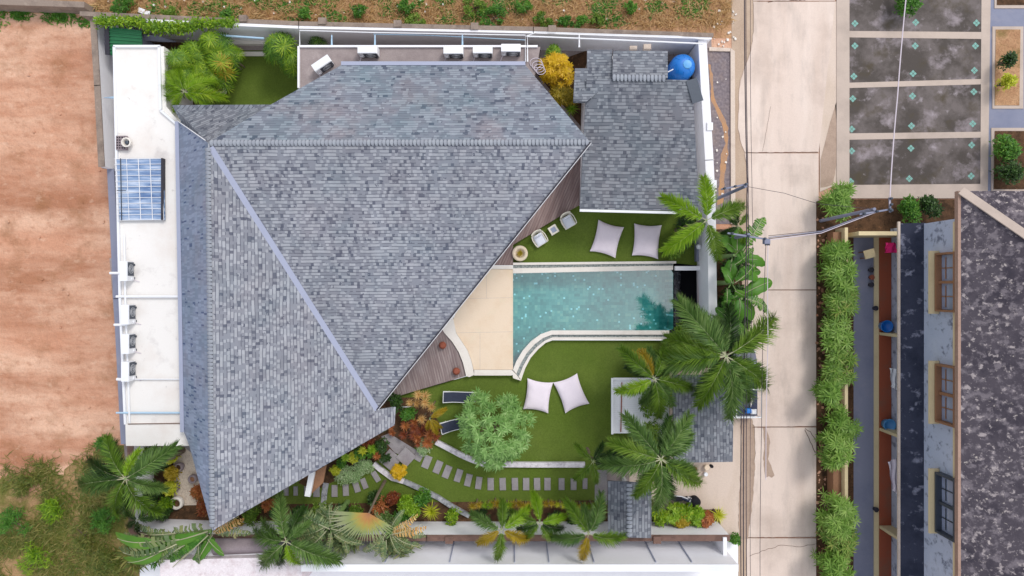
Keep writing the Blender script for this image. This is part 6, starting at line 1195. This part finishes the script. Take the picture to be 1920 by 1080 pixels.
# traveller palms with tattered leaves, bottom left
banana('tattered travellers palm beside the orange fan leaf', 618, 985, 4.0, [(620, 990, 560, 948), (616, 985, 575, 995), (620, 980, 640, 945), (622, 990, 690, 1000), (612, 995, 560, 1035), (625, 1000, 680, 1028), (615, 975, 600, 942), (640, 1010, 650, 1045), (600, 985, 545, 975), (612, 985, 555, 1000), (618, 975, 590, 955), (630, 985, 665, 970), (610, 990, 580, 1025), (628, 1000, 660, 1020), (622, 980, 622, 940), (600, 1000, 545, 1022), (620, 1000, 610, 1045)], BT, 'travellers_palm', 'travellers palm', 'travellers palms')
banana('blue green tattered travellers palm right of the orange fan leaf', 735, 1000, 4.0, [(735, 1000, 800, 985, BG[0]), (738, 1005, 790, 1035), (730, 1005, 745, 1048), (722, 1000, 705, 1045), (738, 995, 785, 965, BG[0]), (728, 990, 700, 960), (733, 1003, 770, 1048), (720, 1005, 675, 1035), (738, 1000, 800, 1010), (725, 1010, 720, 1055), (735, 985, 760, 955), (718, 995, 690, 985)], BT, 'travellers_palm', 'travellers palm', 'travellers palms')
banana('low travellers palm spreading left from the roof tip', 392, 998, 3.4, [(390, 996, 300, 1010), (385, 1000, 260, 1030), (340, 1005, 220, 1020), (392, 1002, 330, 1050), (395, 1005, 350, 1068), (340, 1015, 215, 1040), (400, 1000, 455, 968, BG[0]), (392, 995, 440, 985), (360, 1005, 270, 1008), (350, 1020, 290, 1050), (370, 1020, 370, 1062), (330, 1015, 240, 1052), (392, 1010, 420, 1045), (400, 990, 470, 1000), (330, 1000, 240, 995), (380, 1010, 300, 1072), (320, 1020, 225, 1060), (350, 1012, 330, 985), (300, 1030, 250, 1075), (392, 1005, 365, 1060), (310, 1010, 215, 1000)], [BN[0], BT[0], BN[1], BN[2]], 'travellers_palm', 'travellers palm', 'travellers palms')
for i, (x, y, r_, mt, lb_) in enumerate([(596, 1000, 34, lf_banana2, 'grey green leaf mass left of the orange fan, middle'), (650, 1012, 30, lf_banana2, 'grey green leaf mass just below the orange fan'), (560, 985, 24, lf_palm2, 'leaf mass between the lime frond palm and the tattered palm'), (745, 1015, 30, lf_banana2, 'grey green leaf mass right of the orange fan'), (290, 1025, 32, lf_banana, 'green leaf mass at the left end of the lane'), (350, 1035, 26, lf_fan, 'yellow green leaf mass left of the purple canopy'), (255, 1045, 26, lf_grass, 'straw and green leaf mass at the bottom left corner')]):
    bush(x, y, r_, .6, 3.0 if i < 4 else 1.9, mt, lb_, group='leaf masses along the south wall', lump=8, ln=.55, w_=.16, n=520)
# big orange fan leaf
t = thing('orange_fan_palm', 'large orange and yellow pleated fan leaf over the south wall', 'fan palm', (*XY(692, 962, 3.2), 0)); c = P(692, 962, 4.5)
mb = MB(); V0, F0 = blade(1, 1, 1, 5, 0, .55)
for i in range(30):
    a = R(-4 - 178 + 150 * i / 29 + random.uniform(-1.5, 1.5) + 0); s_ = m_px(60 + 26 * math.exp(-((i - 3) / 6) ** 2), 4.5); mb.add((V0 * np.array((s_, .056 * s_, .25 * s_))) @ rotm(a, R(8)).T + np.array(c), F0)
def fanmat():
    t_ = NT('orange_fan'); g_ = t_.n('ShaderNodeTexCoord'); mp = t_.n('ShaderNodeVectorMath', operation='LENGTH'); t_.l(g_.outputs['Object'], mp.inputs[0]); v = t_.math('ADD', t_.math('MULTIPLY', mp.outputs['Value'], 1.0), 0)
    v = t_.math('SUBTRACT', v, 3.0) if False else v; return t_
def fanmat2():
    t_ = NT('orange_fan_leaf'); g_ = t_.n('ShaderNodeNewGeometry'); s2 = t_.n('ShaderNodeVectorMath', operation='DISTANCE'); t_.l(g_.outputs['Position'], s2.inputs[0]); s2.inputs[1].default_value = tuple(c)
    v = t_.math('ADD', t_.math('MULTIPLY', s2.outputs['Value'], .5), t_.math('MULTIPLY', g_.outputs['Random Per Island'], .12))
    col = t_.ramp(v, [(.0, C(150, 96, 70)), (.22, C(172, 122, 62)), (.4, C(158, 146, 66)), (.56, C(132, 144, 84)), (1, C(150, 154, 120))]); t_.l(col, t_.b.inputs['Base Color']); t_.b.inputs['Roughness'].default_value = .5; return t_.m
mb.build('leaf_blade', fanmat2(), t); mb = MB(); mb.tube([(c.x, c.y + .4, 0), (c.x, c.y + .3, 2), (c.x, c.y, 4.5)], [.1, .08, .05], 8); mb.build('stalk', m_bark, t)
# garden corner bottom-left
bush(375, 925, 18, .05, .6, lf_bronze, 'copper leaved bush tight to the villa roof, upper', group='copper bushes', lump=6); bush(382, 952, 20, .05, .6, lf_red, 'copper red bush tight to the villa roof, lower', group='copper bushes', lump=6)
for i, (x, y, r_, mt, lb_) in enumerate([(316, 862, 13, lf_chart, 'yellow green hedge bush, top of the pebble bed'), (318, 890, 13, lf_yellow, 'yellow hedge bush, middle of the pebble bed'), (314, 918, 13, lf_chart, 'yellow green hedge bush, lower middle of the pebble bed'), (312, 945, 13, lf_fan, 'green hedge bush at the big urn'), (290, 870, 22, lf_dark, 'dark bush below the white roof end'), (285, 925, 24, lf_dark, 'dark bush beneath the big left palm'), (262, 855, 18, lf_palm, 'mid green bush at the white roof corner'), (300, 960, 18, lf_dark, 'dark bush near the big urn')]): bush(x, y, r_, .1, 1.3, mt, lb_, group='bushes round the pebble bed', lump=6, ln=.17, n=900)
for i, (x, y, r_, mt, lb_) in enumerate([(470, 968, 20, lf_palm, 'green bush under the lower roof edge'), (500, 945, 18, lf_bronze, 'bronze bush under the lower roof edge'), (440, 985, 16, lf_yellow, 'yellow leaf bush near the roof tip'), (520, 962, 16, lf_dark, 'dark bush beside the lime frond palm'), (640, 962, 18, lf_dark, 'dark bush behind the travellers palm'), (668, 958, 16, lf_palm, 'mid green bush left of the orange fan'), (710, 950, 18, lf_bronze, 'brown bush right of the orange fan'), (735, 940, 20, lf_red, 'russet bush above the blue green travellers palm'), (718, 975, 16, lf_palm2, 'grey green bush right of the orange fan stem'), (700, 935, 14, lf_dark, 'small dark bush at the lawn end'), (560, 962, 16, lf_dark, 'dark bush left of the tattered travellers palm'), (600, 955, 16, lf_palm, 'green bush at the lawn edge by the short edging')]): bush(x, y, r_, .1, 1.1, mt, lb_, group='bushes in the south bed', lump=6, ln=.16)
# planter plant
rosette(975, 475, 8, .55, lf_yellow, 'soft', 'ochre succulent in the round sandstone planter', 'succulent', 'plant', base=.4)
# hedge trees right of the road
hl = [(1580, 376, 32, 'round bright green bush standing alone at the top of the planting strip'), (1572, 478, 22, 'topmost ferny shrub of the roadside hedge'), (1578, 515, 34, 'second ferny shrub from the top of the hedge'), (1582, 570, 36, 'third ferny shrub from the top of the hedge'), (1578, 628, 34, 'fourth ferny shrub of the hedge, level with the first porch divider'), (1582, 690, 38, 'widest ferny shrub, level with the white cloth'), (1556, 740, 20, 'small ferny shrub leaning into the dark soil'), (1576, 800, 38, 'ferny shrub level with the middle porch divider'), (1576, 850, 34, 'ferny shrub above the long brown panel'), (1580, 968, 38, 'ferny shrub below the long brown panel'), (1576, 1020, 34, 'next to last ferny shrub of the hedge'), (1570, 1075, 34, 'lowest ferny shrub cut by the bottom edge')]
for x, y, r_, lb_ in hl: bush(x + random.uniform(-5, 4), y, r_ * random.uniform(.66, .84), .3, 2.3 + random.uniform(-.5, .4), lf_hedge if int(y) % 3 else lf_hedge2, lb_, 'hedge_shrub', 'shrub', 'ferny shrubs of the roadside hedge', int(420 + r_ * 24), .42, .15, lump=15, whorl=9, sq=1.25, spr=.88, lr_=(.2, .42))
for x, y, r_, mt, lb_ in [(1712, 394, 26, lf_bush, 'green bush between paved yard and porch roof, left'), (1745, 388, 24, lf_dark, 'darker bush between paved yard and porch roof, right'), (1705, 2, 28, lf_bush, 'leafy bush hanging into the paved yard at the top edge'), (1893, 275, 30, lf_bush, 'dark green bush in the right hand flower bed, upper'), (1895, 320, 28, lf_dark, 'dark green bush in the right hand flower bed, lower'), (1890, 152, 14, lf_chart, 'lime bush in the orange flower bed'), (1893, 112, 15, lf_dark, 'dark bush in the orange flower bed')]: bush(x, y, r_, .05, 1.3, mt, lb_, lump=7, ln=.2)
# scrub bushes at the top
for i, (x, y, r_, lb_) in enumerate([(1018, 38, 18, 'roundest green bush in the top scrub, above the hose'), (1060, 42, 13, 'small green bush right of the roundest one'), (1092, 40, 16, 'green bush in the top scrub between two small ones'), (1120, 35, 12, 'sparse green bush at the right of the top scrub'), (1184, 12, 14, 'green bush near the top edge above the outbuilding'), (925, 30, 26, 'wide low green bush above the three air conditioners'), (780, 42, 18, 'low green bush above the wall beside the middle pier'), (672, 20, 14, 'green bush at the top edge above the terrace corner'), (570, 25, 12, 'small bush above the left end of the terrace'), (316, 22, 14, 'green bush just above the creeper'), (230, 12, 24, 'olive bush in the top left scrub'), (425, 28, 13, 'small green bush above the fan palms'), (890, 10, 20, 'olive bush at the top edge above the middle units'), (980, 10, 14, 'low bush at the top edge above the yellow shrub'), (760, 12, 16, 'olive low bush at the top edge')]): bush(x, y, r_, .0, .55, lf_bush if i % 3 else lf_palm, lb_, 'scrub_bush', 'bush', 'bushes in the top scrub', ln=.15, lump=9, spr=.95, lr_=(.18, .45), sq=.75)
for i, (x, y, r_, lb_) in enumerate([(40, 905, 22, 'dark weed bush at the far left, upper'), (20, 985, 26, 'dark weed bush at the far left edge, middle'), (90, 960, 20, 'weed bush left of the big left palm, lower'), (150, 1010, 26, 'weed bush below the big left palm'), (195, 975, 20, 'weed bush under the lowest frond of the big left palm'), (60, 1050, 24, 'weed bush at the bottom edge near the left corner'), (200, 1060, 24, 'weed bush at the bottom edge by the white lane'), (195, 835, 12, 'small tuft bush by the end of the grey wall')]):
    bush(x, y, r_, 0, .7, [lf_grass, lf_bush, lf_fan][i % 3], lb_, 'weed_bush', 'bush', 'weed bushes on the rough ground', ln=.3, w_=.14, lump=10, spr=1.0, lr_=(.2, .5), n=700)
# stuff: grass and rubble
def grassfield(name, label, n, where, mat, ln, cat='grass', w_=.1, seed=1):
    r = np.random.RandomState(seed); m_ = MB(); V0, F0 = blade(1, 1, .6, 2, 0, .3)
    for i in range(n):
        px, py = where(r)
        for k in range(3):
            s_ = ln * r.uniform(.5, 1.3); p = np.array(P(px, py, 0)) + np.array((r.uniform(-.12, .12), r.uniform(-.12, .12), -.02)); m_.add((V0 * np.array((s_, w_ * s_, s_))) @ rotm(r.uniform(0, 6.28), R(r.uniform(10, 75))).T + p, F0)
    o = m_.build(name, mat); tag(o, label, cat, None, 'stuff')
grassfield('dry_grass', 'dry straw coloured grass over the scrub above the north wall', 3400, lambda r: (r.uniform(180, 1370), 46 + 18 * (r.uniform() ** .9) * 0 - 60 * r.uniform() ** 1.1 + 4), lf_dry, .4, seed=2)
def clumped(r, cs, sd):
    c = cs[r.randint(len(cs))]; return (c[0] + r.normal(0, sd), c[1] + r.normal(0, sd * .7))
cs = [(RN.uniform(-20, 230), 825 + 280 * RN.uniform() ** .55) for _ in range(48)]
grassfield('wild_grass', 'mixed green and straw weeds on the rough ground at the bottom left', 4200, lambda r: clumped(r, cs, 16), lf_grass, .42, seed=3)
cs2 = [(RN.uniform(-10, 200), RN.uniform(18, 40)) for _ in range(10)] + [(RN.uniform(230, 1330), RN.uniform(-10, 42)) for _ in range(60)]
grassfield('green_weeds', 'green weeds along the foot of the top scrub', 2200, lambda r: clumped(r, cs2, 9), lf_bush, .26, w_=.3, seed=4)
def stones(name, label, n, where, mat, s0, s1, seed):
    r = np.random.RandomState(seed); m_ = MB()
    for i in range(n):
        px, py = where(r); p = P(px, py, 0); s_ = r.uniform(s0, s1); m_.box((p.x, p.y, s_ * .2), (s_, s_ * r.uniform(.5, 1), s_ * .6), M3=rotz(r.uniform(0, 6)) @ rotx(r.uniform(-.4, .4)))
    tag(m_.build(name, mat), label, 'rubble', None, 'stuff')
stones('pale_rubble', 'pale stones and litter scattered over the scrub and verge', 110, lambda r: (r.uniform(200, 1360), r.uniform(-10, 42)) if r.uniform() < .6 else (r.uniform(1335, 1380), r.uniform(20, 88)) if r.uniform() < .7 else (r.uniform(1338, 1368), r.uniform(95, 390)), m_coping, .04, .15, 5)
stones('clod_rubble', 'small clods on the bare orange field and planting strip', 190, lambda r: (r.uniform(0, 200), r.uniform(100, 800)) if r.uniform() < .12 else (r.uniform(1531, 1550), r.uniform(390, 1080)), m_dirt, .04, .16, 6)
mb = MB(); q = P(270, 22, .1); mb.box(q, (.7, .28, .05), R(-20)); tag(mb.build('white_board', m_whitemetal), 'white scrap board lying in the top left scrub', 'board')
# old wall at the very top left
mb = MB(); mb.prism(pxpoly([(-200, -12), (158, 3), (158, 14), (-200, 2)], 1.0), -.03, 1.0); tag(mb.build('old_wall', m_cap), 'weathered grey wall at the top left corner of the field', 'wall')
